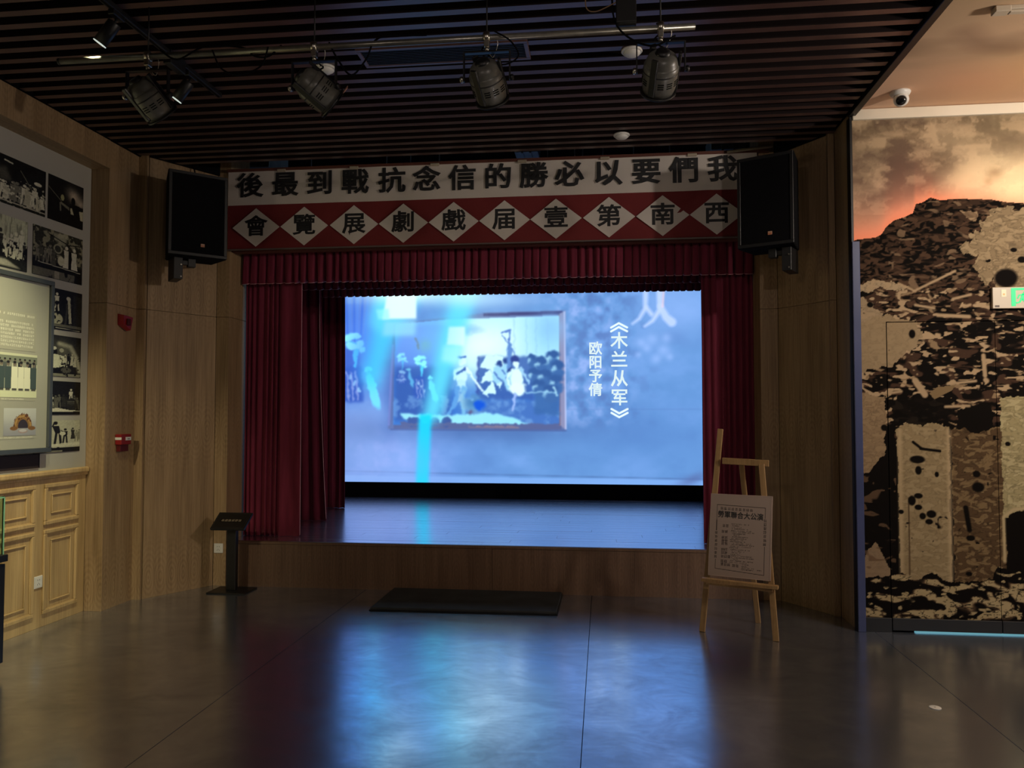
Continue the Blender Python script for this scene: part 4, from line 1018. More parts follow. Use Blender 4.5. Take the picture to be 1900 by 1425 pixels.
# track and its spots
tk = thing('light_track', (-2.6, 4.0, 3.72), 'black ceiling track running towards the stage above the left stage light', 'light track')
obj('rail', box(-2.617, -2.583, 2.6, 5.0, 3.712, 3.742, bevel=0.002), M['black'], tk)
obj('groove', box(-2.606, -2.594, 2.6, 4.995, 3.7108, 3.7135), M['joint'], tk)
obj('end_feed', box(-2.625, -2.575, 4.35, 4.52, 3.66, 3.745, bevel=0.004), M['black'], tk)
def track_spot(y, label):
    t = thing('track_spotlight', (-2.6, y, 3.712), label, 'spotlight', 'small spotlights on the left ceiling track')
    obj('adapter', box(-0.018, 0.018, -0.05, 0.05, -0.03, 0.0, bevel=0.003), M['black'], t, local=True)
    obj('arm', cyl((0, 0, -0.03), (-0.015, 0, -0.075), 0.007, 8), M['black'], t, local=True)
    q = Vector((-0.56, -0.07, -0.80)).to_track_quat('Z', 'Y').to_matrix().to_4x4(); q.translation = Vector((-0.01, 0, -0.055))
    hd = obj('head', lathe([(0.020, -0.004), (0.034, 0.0), (0.036, 0.004), (0.036, 0.135), (0.033, 0.135), (0.032, 0.128)], 24, q), M['black'], t, local=True)
    obj('lens', lathe([(0.0355, 0.1352), (0.0355, 0.139), (0.01, 0.1395)], 24, q), M['lens'], hd, local=True)
track_spot(3.86, 'upper left track spotlight near the top edge, its lit rim facing the poster wall')
track_spot(4.62, 'track spotlight hanging just right of the leftmost stage light')

# smoke detectors
def smoke(label):
    t = thing('smoke_detector', (0, 0, 0), label, 'smoke detector', 'white discs on the slatted ceiling')
    b_ = obj('base', lathe([(0.062, 0.0), (0.064, -0.008), (0.060, -0.014)], 28), M['white'], t, local=True)
    obj('dome', lathe([(0.052, -0.013), (0.050, -0.024), (0.036, -0.034), (0.01, -0.037)], 28), M['white'], t, local=True)
    return t
s0 = smoke('white round smoke detector right of the second stage light')
for i, (x, y, lab) in enumerate(((-1.74, 4.70, None), (0.178, 4.69, 'white round smoke detector behind the rightmost stage light'), (0.149, 6.12, 'white round smoke detector alone on the ceiling near the banner'))):
    o = s0 if i == 0 else copy_tree(s0)
    o.location = (x, y, 3.744)
    if lab: o['label'] = lab

# air grille in the slats
t = thing('air_grille', (-0.96, 4.59, 3.72), 'dark rectangular air grille set in the slats behind the pipe', 'air vent')
b = bmesh.new()
for a in ((-1.475, -0.435, 4.47, 4.495), (-1.475, -0.435, 4.685, 4.71), (-1.475, -1.45, 4.495, 4.685), (-0.46, -0.435, 4.495, 4.685)): box(a[0], a[1], a[2], a[3], 3.728, 3.744, b, 0.002)
obj('frame', b, M['slat'], t)
obj('filter', box(-1.45, -0.46, 4.495, 4.685, 3.737, 3.744), M['black_matte'], t)
for i in range(9): obj('blade', box(-1.45, -0.46, 4.505+i*0.021, 4.511+i*0.021, 3.731, 3.738), M['black'], t)

# ================================================================== MURAL SIDE FITTINGS
t = thing('security_camera', (2.046, 5.60, 3.775), 'white dome security camera with a black eye under the painted ceiling', 'security camera')
obj('base', lathe([(0.066, 3.775), (0.068, 3.768), (0.060, 3.752), (0.052, 3.744)], 28, Matrix.Translation((2.046, 5.60, 0))), M['white'], t)
q = Vector((-0.28, -0.80, -0.50)).to_track_quat('Z', 'Y').to_matrix().to_4x4(); q.translation = Vector((2.05, 5.595, 3.722))
tu = obj('turret', lathe([(0.012, -0.048), (0.034, -0.038), (0.048, -0.014), (0.050, 0.012), (0.043, 0.030), (0.036, 0.040)], 24, q), M['white'], t)
obj('eye', lathe([(0.034, 0.0405), (0.030, 0.052), (0.012, 0.058)], 20, q), M['black_gloss'], tu)
t = thing('ceiling_lamp', (2.35, 4.47, 3.77), 'slim cream batten fixture on the painted ceiling at the upper right corner', 'ceiling lamp')
obj('base', box(2.14, 2.62, 4.455, 4.505, 3.752, 3.775, bevel=0.004), M['cream'], t)
obj('cover', box(2.21, 2.62, 4.462, 4.498, 3.738, 3.752, bevel=0.004), M['cream'], t)
obj('end_piece', box(2.13, 2.21, 4.45, 4.51, 3.740, 3.773, bevel=0.003), M['cream'], t)
# exit sign
t = thing('exit_sign', (2.85, 5.88, 2.295), 'cream emergency exit sign with a green running figure on the mural wall', 'exit sign')
obj('case', box(2.742, 3.10, 5.872, 5.899, 2.296, 2.447, bevel=0.004), M['cream'], t)
pic = bmesh.new()
def gq(x0, x1, z0, z1): box(x0, x1, 5.8695, 5.8715, z0, z1, pic)
gq(2.866, 2.895, 2.312, 2.440); gq(2.895, 3.06, 2.424, 2.440); gq(3.045, 3.06, 2.312, 2.424)
obj('doorway_symbol', pic, M['exit_green'], t)
man = bmesh.new()
def gb(p0, p1, w): bar((p0[0], 5.870, p0[1]), (p1[0], 5.870, p1[1]), w, 0.002, man, up=(0, 1, 0))
cyl((2.958, 5.8715, 2.408), (2.958, 5.8690, 2.408), 0.011, 12, man)
gb((2.950, 2.398), (2.935, 2.358), 0.022); gb((2.950, 2.394), (2.972, 2.376), 0.009); gb((2.972, 2.376), (2.990, 2.384), 0.009); gb((2.948, 2.394), (2.918, 2.388), 0.009); gb((2.918, 2.388), (2.908, 2.366), 0.009)
gb((2.938, 2.360), (2.962, 2.340), 0.012); gb((2.962, 2.340), (2.955, 2.314), 0.011); gb((2.932, 2.360), (2.920, 2.338), 0.012); gb((2.920, 2.338), (2.898, 2.334), 0.010)
obj('running_figure', man, M['exit_green'], t)
obj('approval_sticker', box(2.800, 2.833, 5.8705, 5.8715, 2.378, 2.430, m=None), mat('pale_sticker', (0.6, 0.56, 0.36), 0.4), t)
obj('sticker_dot', box(2.810, 2.824, 5.8700, 5.8706, 2.390, 2.402), mat('sticker_orange', (0.6, 0.32, 0.08), 0.4), t)
obj('maker_plate', box(2.757, 2.786, 5.8705, 5.8715, 2.305, 2.319), mat('dark_print_brown', (0.06, 0.035, 0.02), 0.5), t)

# ================================================================== LEFT SIDE FITTINGS
t = thing('fire_sounder', (-3.92, 5.98, 2.30), 'red fire sounder high on the side of the left pilaster', 'fire alarm')
b = bmesh.new()
hull = [(-3.922, 5.915, 2.365), (-3.922, 6.045, 2.365), (-3.922, 6.045, 2.255), (-3.922, 5.915, 2.275), (-3.875, 5.925, 2.355), (-3.862, 6.03, 2.345), (-3.875, 6.02, 2.240), (-3.880, 5.935, 2.282), (-3.90, 6.0, 2.232)]
bmesh.ops.convex_hull(b, input=[b.verts.new(p) for p in hull])
obj('body', b, M['red_plastic'], t)
obj('horn_grille', box(-3.868, -3.861, 5.955, 6.005, 2.275, 2.33, bevel=0.004), mat('dark_red_grille', (0.08, 0.005, 0.006), 0.5), t)
t = thing('fire_call_point', (-3.92, 5.98, 1.25), 'red fire call point with a small white label on the side of the left pilaster', 'fire alarm')
obj('back_box', box(-3.922, -3.885, 5.925, 6.035, 1.245, 1.33, bevel=0.004), mat('dark_red_box', (0.10, 0.006, 0.008), 0.4), t)
obj('front_cover', box(-3.922, -3.868, 5.91, 6.045, 1.300, 1.385, bevel=0.005), M['red_plastic'], t)
b = box(-3.866, -3.863, 5.965, 6.035, 1.335, 1.362); box(-3.922, -3.866, 5.9095, 5.9105, 1.34, 1.36, b)
obj('white_label', b, M['white'], t)
obj('label_print', box(-3.8632, -3.8625, 5.985, 6.018, 1.344, 1.349), M['ink'], t)
# outlets
def outlet(M4, label):
    t = thing('wall_socket', tuple(M4.translation), label, 'socket', 'white wall sockets')
    R = M4.copy(); 
    def add(n, bm, mt, par): bmesh.ops.transform(bm, matrix=R, verts=bm.verts); return obj(n, bm, mt, par)
    add('plate', box(-0.043, 0.043, -0.043, 0.043, 0, 0.009, bevel=0.003), M['white'], t)
    f = add('insert', box(-0.028, 0.028, -0.032, 0.032, 0.009, 0.0105), M['white'], t)
    s = bmesh.new()
    for dx in (-0.011, 0.008): box(dx, dx+0.003, 0.010, 0.021, 0.0104, 0.0109, s)
    for dx, r in ((-0.012, 0.6), (0.009, -0.6), (-0.0015, 0)): box(dx, dx+0.003, (-0.018 if r else -0.010)-0.004, (-0.018 if r else -0.010)+0.006, 0.0104, 0.0109, s)
    add('slots', s, M['ink'], f)
outlet(frame_m((-4.0745, 5.265, 0.334), (0, 1, 0), (0, 0, 1)), 'white wall socket on the light oak wainscot at the far left')
outlet(frame_m((-3.467, 6.7695, 0.336), (1, 0, 0), (0, 0, 1)), 'white wall socket low on the wood column behind the sign stand')

# black and white photographs
def photo_canvas(w, h, step, paint):
    nx, ny = max(8, int(w/step)), max(8, int(h/step))
    C = Canvas(0, 0, 1, 1, nx, ny, (22, 22, 24)); paint(C)
    g = fbm(C.X*40, C.Y*40, 5, 2)[..., None]
    C.a = np.clip(C.a+(g-0.5)*26, 0, 255)
    C.a = C.a*np.array([1.0, 1.0, 0.97]); return C
def wall_photo(y0, y1, z0, z1, paint, label, step=0.004):
    t = thing('wall_photo', (-4.08, (y0+y1)/2, z0), label, 'photograph', 'stage photographs on the left wall')
    C = photo_canvas(y1-y0, z1-z0, step, paint); ny, nx = C.X.shape
    P = plane_pts((-4.0745, y0, z1), (0, y1-y0, 0), (0, 0, z0-z1), nx, ny)
    obj('print', grid_mesh('print', P, C.a), M['photo'], t)
    obj('backing', box(-4.0805, -4.0748, y0+0.0005, y1-0.0005, z0+0.0005, z1-0.0005), M['ink'], t)
W, K, Gy = (214, 212, 196), (18, 18, 20), (120, 118, 108)
def crowd(C, n, seed, x0, x1, y0, y1, hs, cols, skirt=0.4):
    r = random.Random(seed)
    for i in range(n):
        x = x0+(x1-x0)*(i+0.5+0.5*(r.random()-0.5))/n
        figure(C, x, y0+(y1-y0)*r.random(), hs*(0.8+0.4*r.random()), cols[r.randrange(len(cols))], (r.random()-0.5)*0.02, ((r.random()-0.5)*0.3, r.random()*0.1) if r.random() < 0.4 else None, r.random() < skirt)
def speck(C, sx, sy, seed, th, c, mask=1.0, k=14):
    n = fbm(C.X*sx, C.Y*sy, seed, 3)-0.5
    C.put(np.clip((n-th)*k, 0, 1)*mask, c)
def p1(C):
    C.poly([(0.28, 0.30), (0.42, 0.22), (0.5, 0.5), (0.35, 0.55)], Gy, .6, 3); C.line([(0.4, 0.1), (0.5, 0.12)], .03, W); C.line([(0.62, 0.2), (0.78, 0.5)], .012, Gy); C.ell(.88, .35, .06, .04, W)
    crowd(C, 13, 3, .28, .98, .86, .93, .36, [W, Gy, (180, 178, 160)]); speck(C, 26, 22, 7, .12, (190, 188, 170), (C.Y > .42)*(C.X > .62)); speck(C, 26, 22, 17, .14, W, (C.Y > .5)*(C.X < .62)*(C.X > .3))
    C.rect(0, .92, 1, .95, (180, 176, 160)); C.rect(0, .955, 1, 1, (30, 34, 28))
def p2(C):
    C.line([(.0, .28), (.35, .5)], .014, Gy); C.glow(.72, .3, .2, .16, (190, 176, 160), .4, 1); C.glow(.92, .42, .15, .12, (190, 176, 160), 0, .9); C.poly([(.35, .52), (.62, .6), (.6, .66), (.3, .56)], (120, 118, 104))
    C.ell(.39, .42, .05, .07, (160, 160, 120)); C.ell(.7, .42, .06, .09, K); C.poly([(.6, .5), (.82, .48), (1, .5), (1, 1), (.55, 1)], (16, 16, 18)); C.poly([(.62, .6), (.66, .58), (.72, .72), (.63, .72)], (190, 186, 160)); C.poly([(.88, .6), (1, .58), (1, .8), (.92, .8)], (190, 186, 160)); C.line([(.33, .56), (.34, .72)], .04, Gy)
def p3(C):
    C.rect(0, 0, 1, .55, (196, 200, 176)); speck(C, 30, 4, 3, .05, (150, 152, 134), (C.Y < .5)); crowd(C, 7, 5, .3, .98, .78, .84, .5, [W, (226, 226, 206), (60, 60, 56)], .6); speck(C, 22, 16, 9, .06, K, (C.Y > .45)*(C.Y < .8)); C.rect(0, .8, 1, 1, (40, 42, 40)); C.poly([(0, .82), (.5, .84), (.85, .97), (0, .97)], W, .8, 1)
def p4(C):
    C.rect(0, 0, 1, .66, (52, 52, 46)); speck(C, 14, 12, 13, .04, (140, 138, 118), (C.Y < .62)); C.poly([(.35, .04), (.7, 0), (.62, .3), (.45, .2)], (180, 178, 156), .8, 2); C.line([(.3, .1), (.7, .22), (1, .16)], .02, K); C.ell(.48, .36, .09, .1, (150, 150, 130)); C.ell(.48, .36, .06, .07, (60, 60, 54))
    figure(C, .66, .76, .5, W, 0, None, True); figure(C, .82, .78, .52, W, 0, None, True); crowd(C, 5, 9, .05, .42, .7, .74, .36, [Gy, (80, 80, 72)]); C.ell(.55, .6, .07, .1, (206, 204, 180)); C.rect(.7, .35, .76, .76, K)
    C.rect(0, .72, 1, .84, (20, 20, 20)); C.line([(.1, .72), (.95, .76)], .012, W); C.rect(0, .84, 1, 1, (104, 102, 92)); speck(C, 9, 5, 23, .02, K, (C.Y > .84)); C.rect(.42, .84, .52, 1, (150, 146, 132))
def p5(C):
    C.rect(0, 0, 1, 1, (26, 26, 28)); C.rect(.8, .1, 1, 1, (44, 44, 42))
    for i in range(2):
        for j in range(4): C.rect(.2+i*.085, .06+j*.06, .26+i*.085, .105+j*.06, W)
    figure(C, .42, .55, .45, W, 0, (-.25, -.1)); C.poly([(0, .5), (.28, .42), (.3, .85), (0, .85)], (190, 190, 168), 1, 1); C.poly([(0, .26), (.2, .26), (.3, .4), (0, .36)], (140, 140, 122)); C.ell(.42, .74, .14, .14, (180, 180, 158)); speck(C, 18, 14, 33, .03, K, (C.X < .6)*(C.Y > .3)); figure(C, .68, .88, .68, (66, 66, 62), .02); C.poly([(.66, .24), (.72, .24), (.76, .8), (.7, .82)], (196, 196, 172), 1, 0); C.ell(.68, .2, .05, .05, W); C.rect(0, .86, 1, .93, (110, 110, 98)); C.line([(.4, .96), (.95, .97)], .012, W)
def p6(C):
    C.glow(.62, .35, .35, .28, (120, 120, 106), .6, .8); C.line([(.5, .2), (.75, .25), (.92, .55), (.97, .85)], .1, (176, 176, 156), soft=.06); C.ell(.3, .4, .15, .13, K); C.poly([(0, .52), (.4, .46), (.62, .5), (.74, .66), (.5, .78), (.12, .84), (0, .66)], (216, 218, 196)); C.ell(.14, .32, .03, .09, Gy); C.ell(.38, .32, .06, .04, W); C.ell(.55, .36, .05, .05, (180, 180, 160)); crowd(C, 4, 6, .6, .9, .72, .76, .3, [K, (200, 198, 176)]); C.poly([(.3, .88), (.5, .78), (.6, .84), (.36, .98)], K); C.ell(.66, .84, .12, .07, (90, 90, 82)); C.rect(0, .93, 1, 1, (140, 140, 124)); speck(C, 16, 16, 8, .12, K, (C.X > .5)*(C.Y > .5))
def p7(C):
    C.poly([(.02, 0), (.12, .1), (.16, .8), (0, .8)], (150, 150, 134), .9, 1); figure(C, .12, .85, .6, (180, 180, 160), 0, None, True); figure(C, .34, .82, .42, W, 0, (.2, -.1), True); figure(C, .78, .62, .4, W, 0, (-.1, -.2)); crowd(C, 8, 12, .3, .98, .78, .86, .34, [(96, 96, 88), Gy, (50, 50, 46)]); C.ell(.8, .7, .12, .2, (40, 40, 38))
    for i in range(4): C.line([(.7, .6+.05*i), (.86, .6+.05*i)], .012, (120, 120, 108))
    C.poly([(.0, .84), (.5, .8), (.75, .86), (1, .88), (1, .9), (0, .92)], W); C.rect(0, .92, 1, 1, (16, 16, 18)); C.rect(0, .87, .16, .93, (190, 190, 170))
def p8(C):
    C.rect(0, 0, 1, .8, (190, 190, 170)); C.rect(0, 0, .3, .7, (30, 30, 30)); figure(C, .08, .7, .5, (170, 170, 150)); figure(C, .5, .76, .72, (26, 26, 28), -.06, (-.12, .15), False); figure(C, .66, .76, .5, (24, 24, 26), 0, (-.2, .1), False); C.ell(.6, .42, .07, .06, (210, 210, 190)); crowd(C, 3, 31, .82, 1, .62, .7, .4, [(50, 50, 48), (140, 140, 126)]); C.poly([(0, .74), (1, .72), (1, .86), (0, .86)], (216, 216, 196), .9); speck(C, 14, 8, 44, .06, K, (C.Y > .84)); C.rect(0, .94, .6, 1, (170, 168, 150), .7)
wall_photo(4.60, 5.258, 2.995, 3.33, p1, 'wide stage photograph of a crowded scene, topmost at the left edge of the poster wall')
wall_photo(5.288, 5.677, 2.997, 3.332, p2, 'dark stage photograph with a smoky glow, top right of the poster wall')
wall_photo(4.70, 5.090, 2.557, 2.915, p3, 'pale stage photograph of figures in white at the left edge, above the framed board')
wall_photo(5.144, 5.680, 2.56, 2.92, p4, 'stage photograph with two figures in white robes, second row on the right')
wall_photo(5.20, 5.687, 2.185, 2.492, p5, 'stage photograph with a lit lattice window, right of the top of the framed board')
wall_photo(5.20, 5.685, 1.832, 2.142, p6, 'stage photograph of a white sheet under a curved arch, middle of the right column')
wall_photo(5.20, 5.689, 1.544, 1.797, p7, 'stage photograph of performers on bright steps, second from the bottom of the right column')
wall_photo(5.20, 5.695, 1.262, 1.503, p8, 'stage photograph of two dark figures with raised arms, bottom of the right column')
# framed text board
t = thing('info_board', (-4.07, 4.4, 1.27), 'large slate-blue framed text board with two small pictures on the left wall', 'information board')
FY0, FY1, FZ0, FZ1 = 3.75, 5.297, 1.272, 2.523
obj('panel', box(-4.074, -4.030, FY0+0.01, FY1-0.01, FZ0+0.01, FZ1-0.01), noisy('board_grey_print', (0.36, 0.36, 0.30), (0.40, 0.40, 0.33), 2, 0.5), t)
b = bmesh.new()
for a in ((FY0, FY1, FZ1-0.034, FZ1), (FY0, FY1, FZ0, FZ0+0.034), (FY0, FY0+0.034, FZ0+0.034, FZ1-0.034), (FY1-0.034, FY1, FZ0+0.034, FZ1-0.034)): box(-4.074, -4.010, a[0], a[1], a[2], a[3], b, 0.003)
obj('frame', b, M['slate'], t)
ins = -4.0285
def board_print(name, y0, y1, z0, z1, paint, step, base=(166, 166, 150)):
    nx, ny = int((y1-y0)/step), int((z1-z0)/step)
    C = Canvas(y0, z1, y1, z0, nx, ny, base); paint(C)
    P = plane_pts((ins, y0, z1), (0, y1-y0, 0), (0, 0, z0-z1), nx, ny)
    obj(name, grid_mesh(name, P, C.a), M['photo'], t)
def txt(C):
    r = random.Random(8)
    for row in range(8):
        z = 2.236 if row == 0 else 2.180-(row-1)*0.0262
        y = 5.118-(0.012 if row in (1, 7) else 0)
        while y > 4.50:
            if r.random() > 0.1: C.smudge(y-0.008, z, 0.0145, 0.017, (226, 226, 206), int(y*1e4)+row, .95)
            y -= 0.0185
board_print('printed_text', 4.50, 5.135, 1.99, 2.26, txt, 0.0026, (167, 167, 151))
def grp(C):
    C.rect(4, 3, 6, 1, (206, 210, 180)); r = random.Random(3)
    f_ = lambda n, z, h, cols: [figure2(C, 4.55+0.6*(i+.5)/n, z, h, cols[r.randrange(len(cols))]) for i in range(n)]
    C.rect(4, 1.95, 6, 1.90, (110, 118, 104), .8)
    f_(13, 1.80, 0.13, [(40, 44, 46), (90, 96, 92), (150, 154, 138)]); f_(10, 1.72, 0.19, [(222, 226, 196), (228, 230, 204), (150, 160, 150), (70, 84, 84)])
    C.rect(4, 1.705, 6, 1.60, (214, 220, 184)); 
def figure2(C, x, z, h, c):
    C.ell(x, z+h*.92, h*.075, h*.085, (120, 112, 98), soft=.3); C.ell(x, z+h*.98, h*.075, h*.05, (36, 36, 36), soft=.3)
    C.put(((np.abs(C.X-x) < h*.15)*(C.Y < z+h*.82)*(C.Y > z+h*.02)).astype(float), c); C.put(((np.abs(C.X-x) < h*.11)*(C.Y < z+h*.04)*(C.Y > z-h*.04)).astype(float), (50, 50, 50), .8)
board_print('group_picture', 4.55, 5.153, 1.664, 1.968, grp, 0.003)
def arch(C):
    C.put(np.clip((C.Y-1.40)/0.19, 0, 1), (196, 200, 196)); C.put(1-np.clip((C.Y-1.40)/0.12, 0, 1), (150, 152, 160)); 
    n = fbm(C.X*60, C.Y*60, 3, 3)
    d = np.hypot((C.X-5.03)/0.085, (C.Y-1.465)/0.085); up = C.Y > 1.452
    C.put(((d < 1.0)*(d > 0.55)*up).astype(float), (142, 108, 62)); C.put(((d < .92)*(d > .75)*up).astype(float), (176, 140, 84)); C.put(np.clip((n-.55)*8, 0, 1)*((d < 1.1)*(d > .6)*up), (96, 60, 38)); C.put(((d < .55)*up).astype(float), (58, 52, 60))
    for s in (-1, 1): C.ell(5.03+s*.085, 1.45, .035, .014, (128, 92, 54))
    C.ell(5.03, 1.43, .045, .014, (176, 140, 128), alpha=.6); C.ell(5.03, 1.434, .036, .010, (196, 196, 200), alpha=.9)
board_print('arch_picture', 4.85, 5.155, 1.40, 1.59, arch, 0.003, (170, 172, 172))
def cap(C):
    y = 5.06
    for z, y1 in ((1.652, 5.03), (1.387, 5.12)):
        y = y1
        while y > 4.6: C.smudge(y, z, .008, .010, (226, 226, 206), int(y*1e4), .9); y -= .011
ins = -4.0288
board_print('captions', 4.62, 5.14, 1.376, 1.396, lambda C: cap(C), 0.002, (167, 167, 151))
board_print('captions', 4.62, 5.14, 1.642, 1.661, lambda C: cap(C), 0.002, (167, 167, 151))
t = thing('dark_panel', (-4.07, 4.5, 1.16), 'dark brown strip of board under the framed text board', 'panel')
obj('board', box(-4.0805, -4.068, 3.75, 5.246, 1.160, 1.262, bevel=0.002), M['brown_panel'], t)
obj('edge_strip', box(-4.0805, -4.066, 5.246, 5.250, 1.160, 1.262), M['black'], t)
# display case at the left edge
t = thing('display_case', (-3.85, 3.9, 0), 'black based display case with a green-edged glass cover cut by the left edge', 'display case')
obj('base', box(-4.03, -3.56, 3.45, 4.33, 0.07, 0.655, bevel=0.004), M['black'], t)
obj('plinth', box(-3.99, -3.60, 3.49, 4.25, 0, 0.07), M['black_matte'], t)
obj('top_slab', box(-4.04, -3.55, 3.44, 4.34, 0.668, 0.71, bevel=0.003), M['black'], t)
gx0, gx1, gy0, gy1, gz0, gz1 = -4.02, -3.57, 3.48, 4.32, 0.711, 1.05
gl = box(gx0, gx1, gy0, gy0+0.008, gz0, gz1); box(gx0, gx1, gy1-0.008, gy1, gz0, gz1, gl); box(gx0, gx0+0.008, gy0+0.008, gy1-0.008, gz0, gz1, gl); box(gx1-0.008, gx1, gy0+0.008, gy1-0.008, gz0, gz1, gl); box(gx0, gx1, gy0, gy1, gz1, gz1+0.008, gl)
cv = obj('glass_cover', gl, M['glass'], t)
b = bmesh.new()
for (p, q_) in (((gx1, gy0, gz0), (gx1, gy0, gz1)), ((gx1, gy1, gz0), (gx1, gy1, gz1)), ((gx0, gy1, gz0), (gx0, gy1, gz1)), ((gx1, gy0, gz1), (gx1, gy1, gz1)), ((gx0, gy1, gz1), (gx1, gy1, gz1)), ((gx0, gy0, gz1), (gx1, gy0, gz1))): bar(p, q_, 0.007, 0.007, b)
obj('glass_edges', b, M['glass_edge'], cv)

# ================================================================== SIGN STAND
t = thing('sign_stand', (-3.25, 6.57, 0), 'black sign stand with a tilted plaque in front of the left stage column', 'sign stand')
obj('base_plate', box(-3.41, -3.065, 6.44, 6.70, 0, 0.012, bevel=0.002), M['black'], t)
obj('post', box(-3.282, -3.198, 6.545, 6.60, 0.012, 0.60, bevel=0.003), M['black'], t)
n_ = Vector((0, 0.17, 0.118)).normalized()
F4 = frame_m((-3.248, 6.565, 0.615), (1, 0, 0), n_)
def addl(n, bm, mt, par): bmesh.ops.transform(bm, matrix=F4, verts=bm.verts); return obj(n, bm, mt, par)
pq = addl('plaque', box(-0.155, 0.155, -0.105, 0.105, -0.022, 0.0, bevel=0.002), M['black'], t)
fr = bmesh.new()
for a in ((-0.143, 0.143, 0.088, 0.0895), (-0.143, 0.143, -0.0895, -0.088), (-0.143, -0.1415, -0.088, 0.088), (0.1415, 0.143, -0.088, 0.088)): box(a[0], a[1], a[2], a[3], 0, 0.0012, fr)
addl('border_line', fr, mat('grey_line', (0.05, 0.05, 0.05), 0.4), pq)
C = Canvas(-0.105, 0.02, 0.105, -0.02, 130, 26, (22, 20, 20))
for i in range(6): C.smudge(-0.078+i*0.031, 0.0, 0.026, 0.027, (176, 162, 140), 30+i, .95)
P = plane_pts((-0.105, 0.02, 0.0012), (0.21, 0, 0), (0, -0.04, 0), 130, 26)
me = grid_mesh('title_print', P, C.a); me.transform(F4); obj('title_print', me, M['photo'], pq)

# ================================================================== EASEL AND POSTER
t = thing('easel', (0.95, 5.8, 0), 'pale pine A-frame easel standing in front of the right end of the stage', 'easel')
L0, L1 = Vector((0.690, 5.75, 0)), Vector((0.868, 6.0, 1.437))
R0, R1 = Vector((1.161, 5.566, 0)), Vector((1.124, 5.80, 1.19))
B0, B1 = Vector((1.132, 6.033, 0)), Vector((1.0, 5.905, 1.20))
up_ = (R0-L0).normalized()
for p, q_, w in ((L0, L1, 0.040), (R0, R1, 0.040), (B0, B1, 0.036)):
    bm = bar(p, q_, 0.022, w, None, up=tuple(up_), bevel=0.002)
    for v in bm.verts:
        if v.co.z < 0.03: v.co.z = max(v.co.z, 0.0005)
    obj('leg', bm, M['pine'], t)
obj('crossbar', bar((0.868, 5.925, 1.205), (1.175, 5.800, 1.195), 0.020, 0.046, up=(0, 0, 1), bevel=0.002), M['pine'], t)
obj('ledge', bar((0.690, 5.745, 0.372), (1.182, 5.575, 0.362), 0.05, 0.024, up=(0, 0, 1), bevel=0.002), M['pine'], t)
obj('lower_brace', bar((0.73, 5.80, 0.335), (1.155, 5.62, 0.330), 0.026, 0.018, up=(0, 0, 1), bevel=0.002), M['pine'], t)
obj('pivot_bolt', cyl((1.0, 5.895, 1.2), (1.0, 5.875, 1.2), 0.007, 8), M['chrome'], t)
TL, TR, BR, BL = Vector((0.7835, 5.90, 0.966)), Vector((1.1856, 5.73, 0.966)), Vector((1.1432, 5.63, 0.393)), Vector((0.7457, 5.80, 0.391))
ex = ((TR+BR)/2-(TL+BL)/2); PW = ex.length; ex.normalize(); ey = ((TL+TR)/2-(BL+BR)/2); PH = ey.length; ey = (ey-ex*ey.dot(ex)).normalized()
ctr = (TL+TR+BR+BL)/4
ez = ex.cross(ey)
F5 = frame_m(ctr+ez*0.012, ex, ey)
tp = thing('poster', tuple(ctr-ey*PH/2), 'cream framed playbill with black Chinese lettering resting on the easel ledge', 'poster')
def add5(n, bm, mt, par): bmesh.ops.transform(bm, matrix=F5, verts=bm.verts); return obj(n, bm, mt, par)
add5('board', box(-PW/2, PW/2, -PH/2, PH/2, -0.018, 0.0, bevel=0.002), M['paper'], tp)
b = bmesh.new(); 
for a in ((-PW/2, PW/2, PH/2-0.004, PH/2), (-PW/2, PW/2, -PH/2, -PH/2+0.004), (PW/2-0.005, PW/2, -PH/2, PH/2), (-PW/2, -PW/2+0.003, -PH/2, PH/2)): box(a[0], a[1], a[2], a[3], -0.018, 0.0025, b)
add5('frame', b, mat('poster_frame_pink', (0.45, 0.33, 0.28), 0.4), tp)
# print, in pixels of the bill measured across its face (0..114 x 0..155)
nx, ny = 210, 290
C = Canvas(0, 0, 114, 155, nx, ny, (158, 140, 130))
ik = (30, 22, 22)
C.line([(12, 20), (103, 22)], 1.0, ik); C.line([(12, 20), (12, 142), (103, 147), (103, 22)], 0.9, ik); C.line([(12, 50), (12, 70)], 1.6, ik)
for i in range(9): C.smudge(21+i*7.0, 27+i*0.1, 5.2, 5.4, ik, 100+i)
C.rect(99, 42, 107, 94, (158, 140, 130)); C.rect(8, 70, 16, 124, (158, 140, 130))
for i in range(7): C.smudge(103, 46+i*7.3, 5.2, 5.6, ik, 120+i, 1)
for i in range(7): C.smudge(12, 74+i*7.6, 5.0, 5.4, ik, 140+i, 1)
r = random.Random(11)
rows = [(26, 60, 2), (25, 71, 2), (25, 82, 2), (25, 88, 2), (25, 94, 2), (25, 105, 2), (25, 111, 2), (25, 118, 3), (25, 127, 2), (25, 133, 3)]
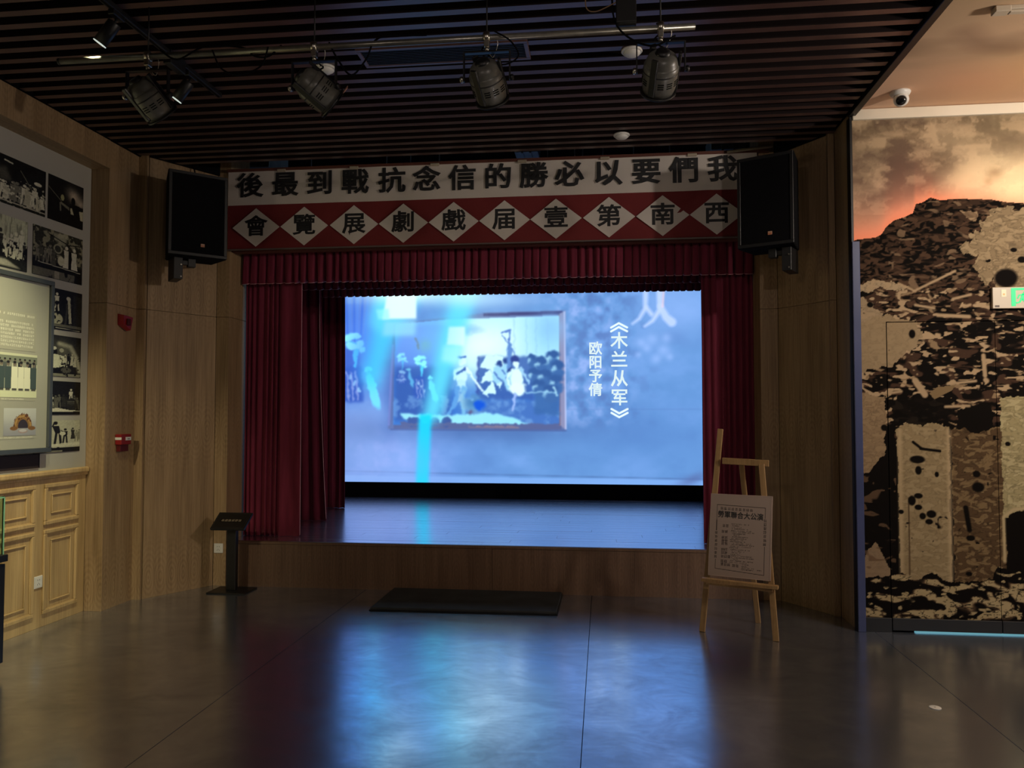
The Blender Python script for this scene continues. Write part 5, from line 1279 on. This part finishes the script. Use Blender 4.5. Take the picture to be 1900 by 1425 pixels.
for x, y_, n_c in rows:
    for k in range(n_c): C.smudge(x+k*6.2, y_, 5.6, 5.4, ik, 200+int(y_)+k, 1)
for k in range(2): C.smudge(47+k*6.2, 134, 5.6, 5.4, ik, 300+k, 1)
for y_ in range(56, 141, 3):
    x = 39+r.random()*5; e = 58+r.random()*28
    if y_ in (77, 101, 122): e = 55
    if y_ > 130: x = 62
    while x < e:
        w_ = 1.6; C.smudge(x, y_, 1.9, 2.0, ik, int(x*10)+y_*3, .85); x += 2.3+(3 if r.random() < .1 else 0)
for k in range(4): C.smudge(91+k*2.2, 139, 1.9, 2, ik, 400+k, .8)
P = plane_pts((-PW/2+0.004, PH/2-0.004, 0.0012), (PW-0.008, 0, 0), (0, -PH+0.008, 0), nx, ny)
me = grid_mesh('playbill_print', P, C.a); me.transform(F5); obj('playbill_print', me, M['photo'], tp)
for i, ch in enumerate('勞軍聯合大公演'):
    text('title_character', ch, 0.050, F5 @ Matrix.Translation((-PW/2+(20.5+i*12.1)/114*PW, PH/2-(39.5+i*0.25)/155*PH, 0.0016)), M['ink'], tp, bold=0.0012, sx=0.9)

# ================================================================== MAT AND FLOOR DETAIL
t = thing('floor_mat', (-1.1, 6.4, 0), 'thick charcoal step mat on the floor against the stage front', 'mat')
obj('pile', prism([(-1.838, 6.055), (-0.368, 6.085), (-0.362, 6.762), (-1.838, 6.762)], 0.0005, 0.026, 0.006), M['mat_rubber'], t)
obj('rubber_edge', prism([(-1.846, 6.047), (-0.360, 6.077), (-0.354, 6.766), (-1.846, 6.766)], 0.0004, 0.010, 0.003), M['black'], t)
t = thing('floor_disc', (1.731, 4.42, 0), 'small pale metal disc set in the dark floor at the lower right', 'floor disc')
obj('disc', lathe([(0.030, 0.0), (0.030, 0.002), (0.026, 0.003), (0.004, 0.003)], 24, Matrix.Translation((1.731, 4.42, 0.0003))), M['white'], t)
obj('screw', lathe([(0.005, 0.003), (0.005, 0.0036), (0.002, 0.0038)], 8, Matrix.Translation((1.731, 4.42, 0.0003))), M['chrome'], t)
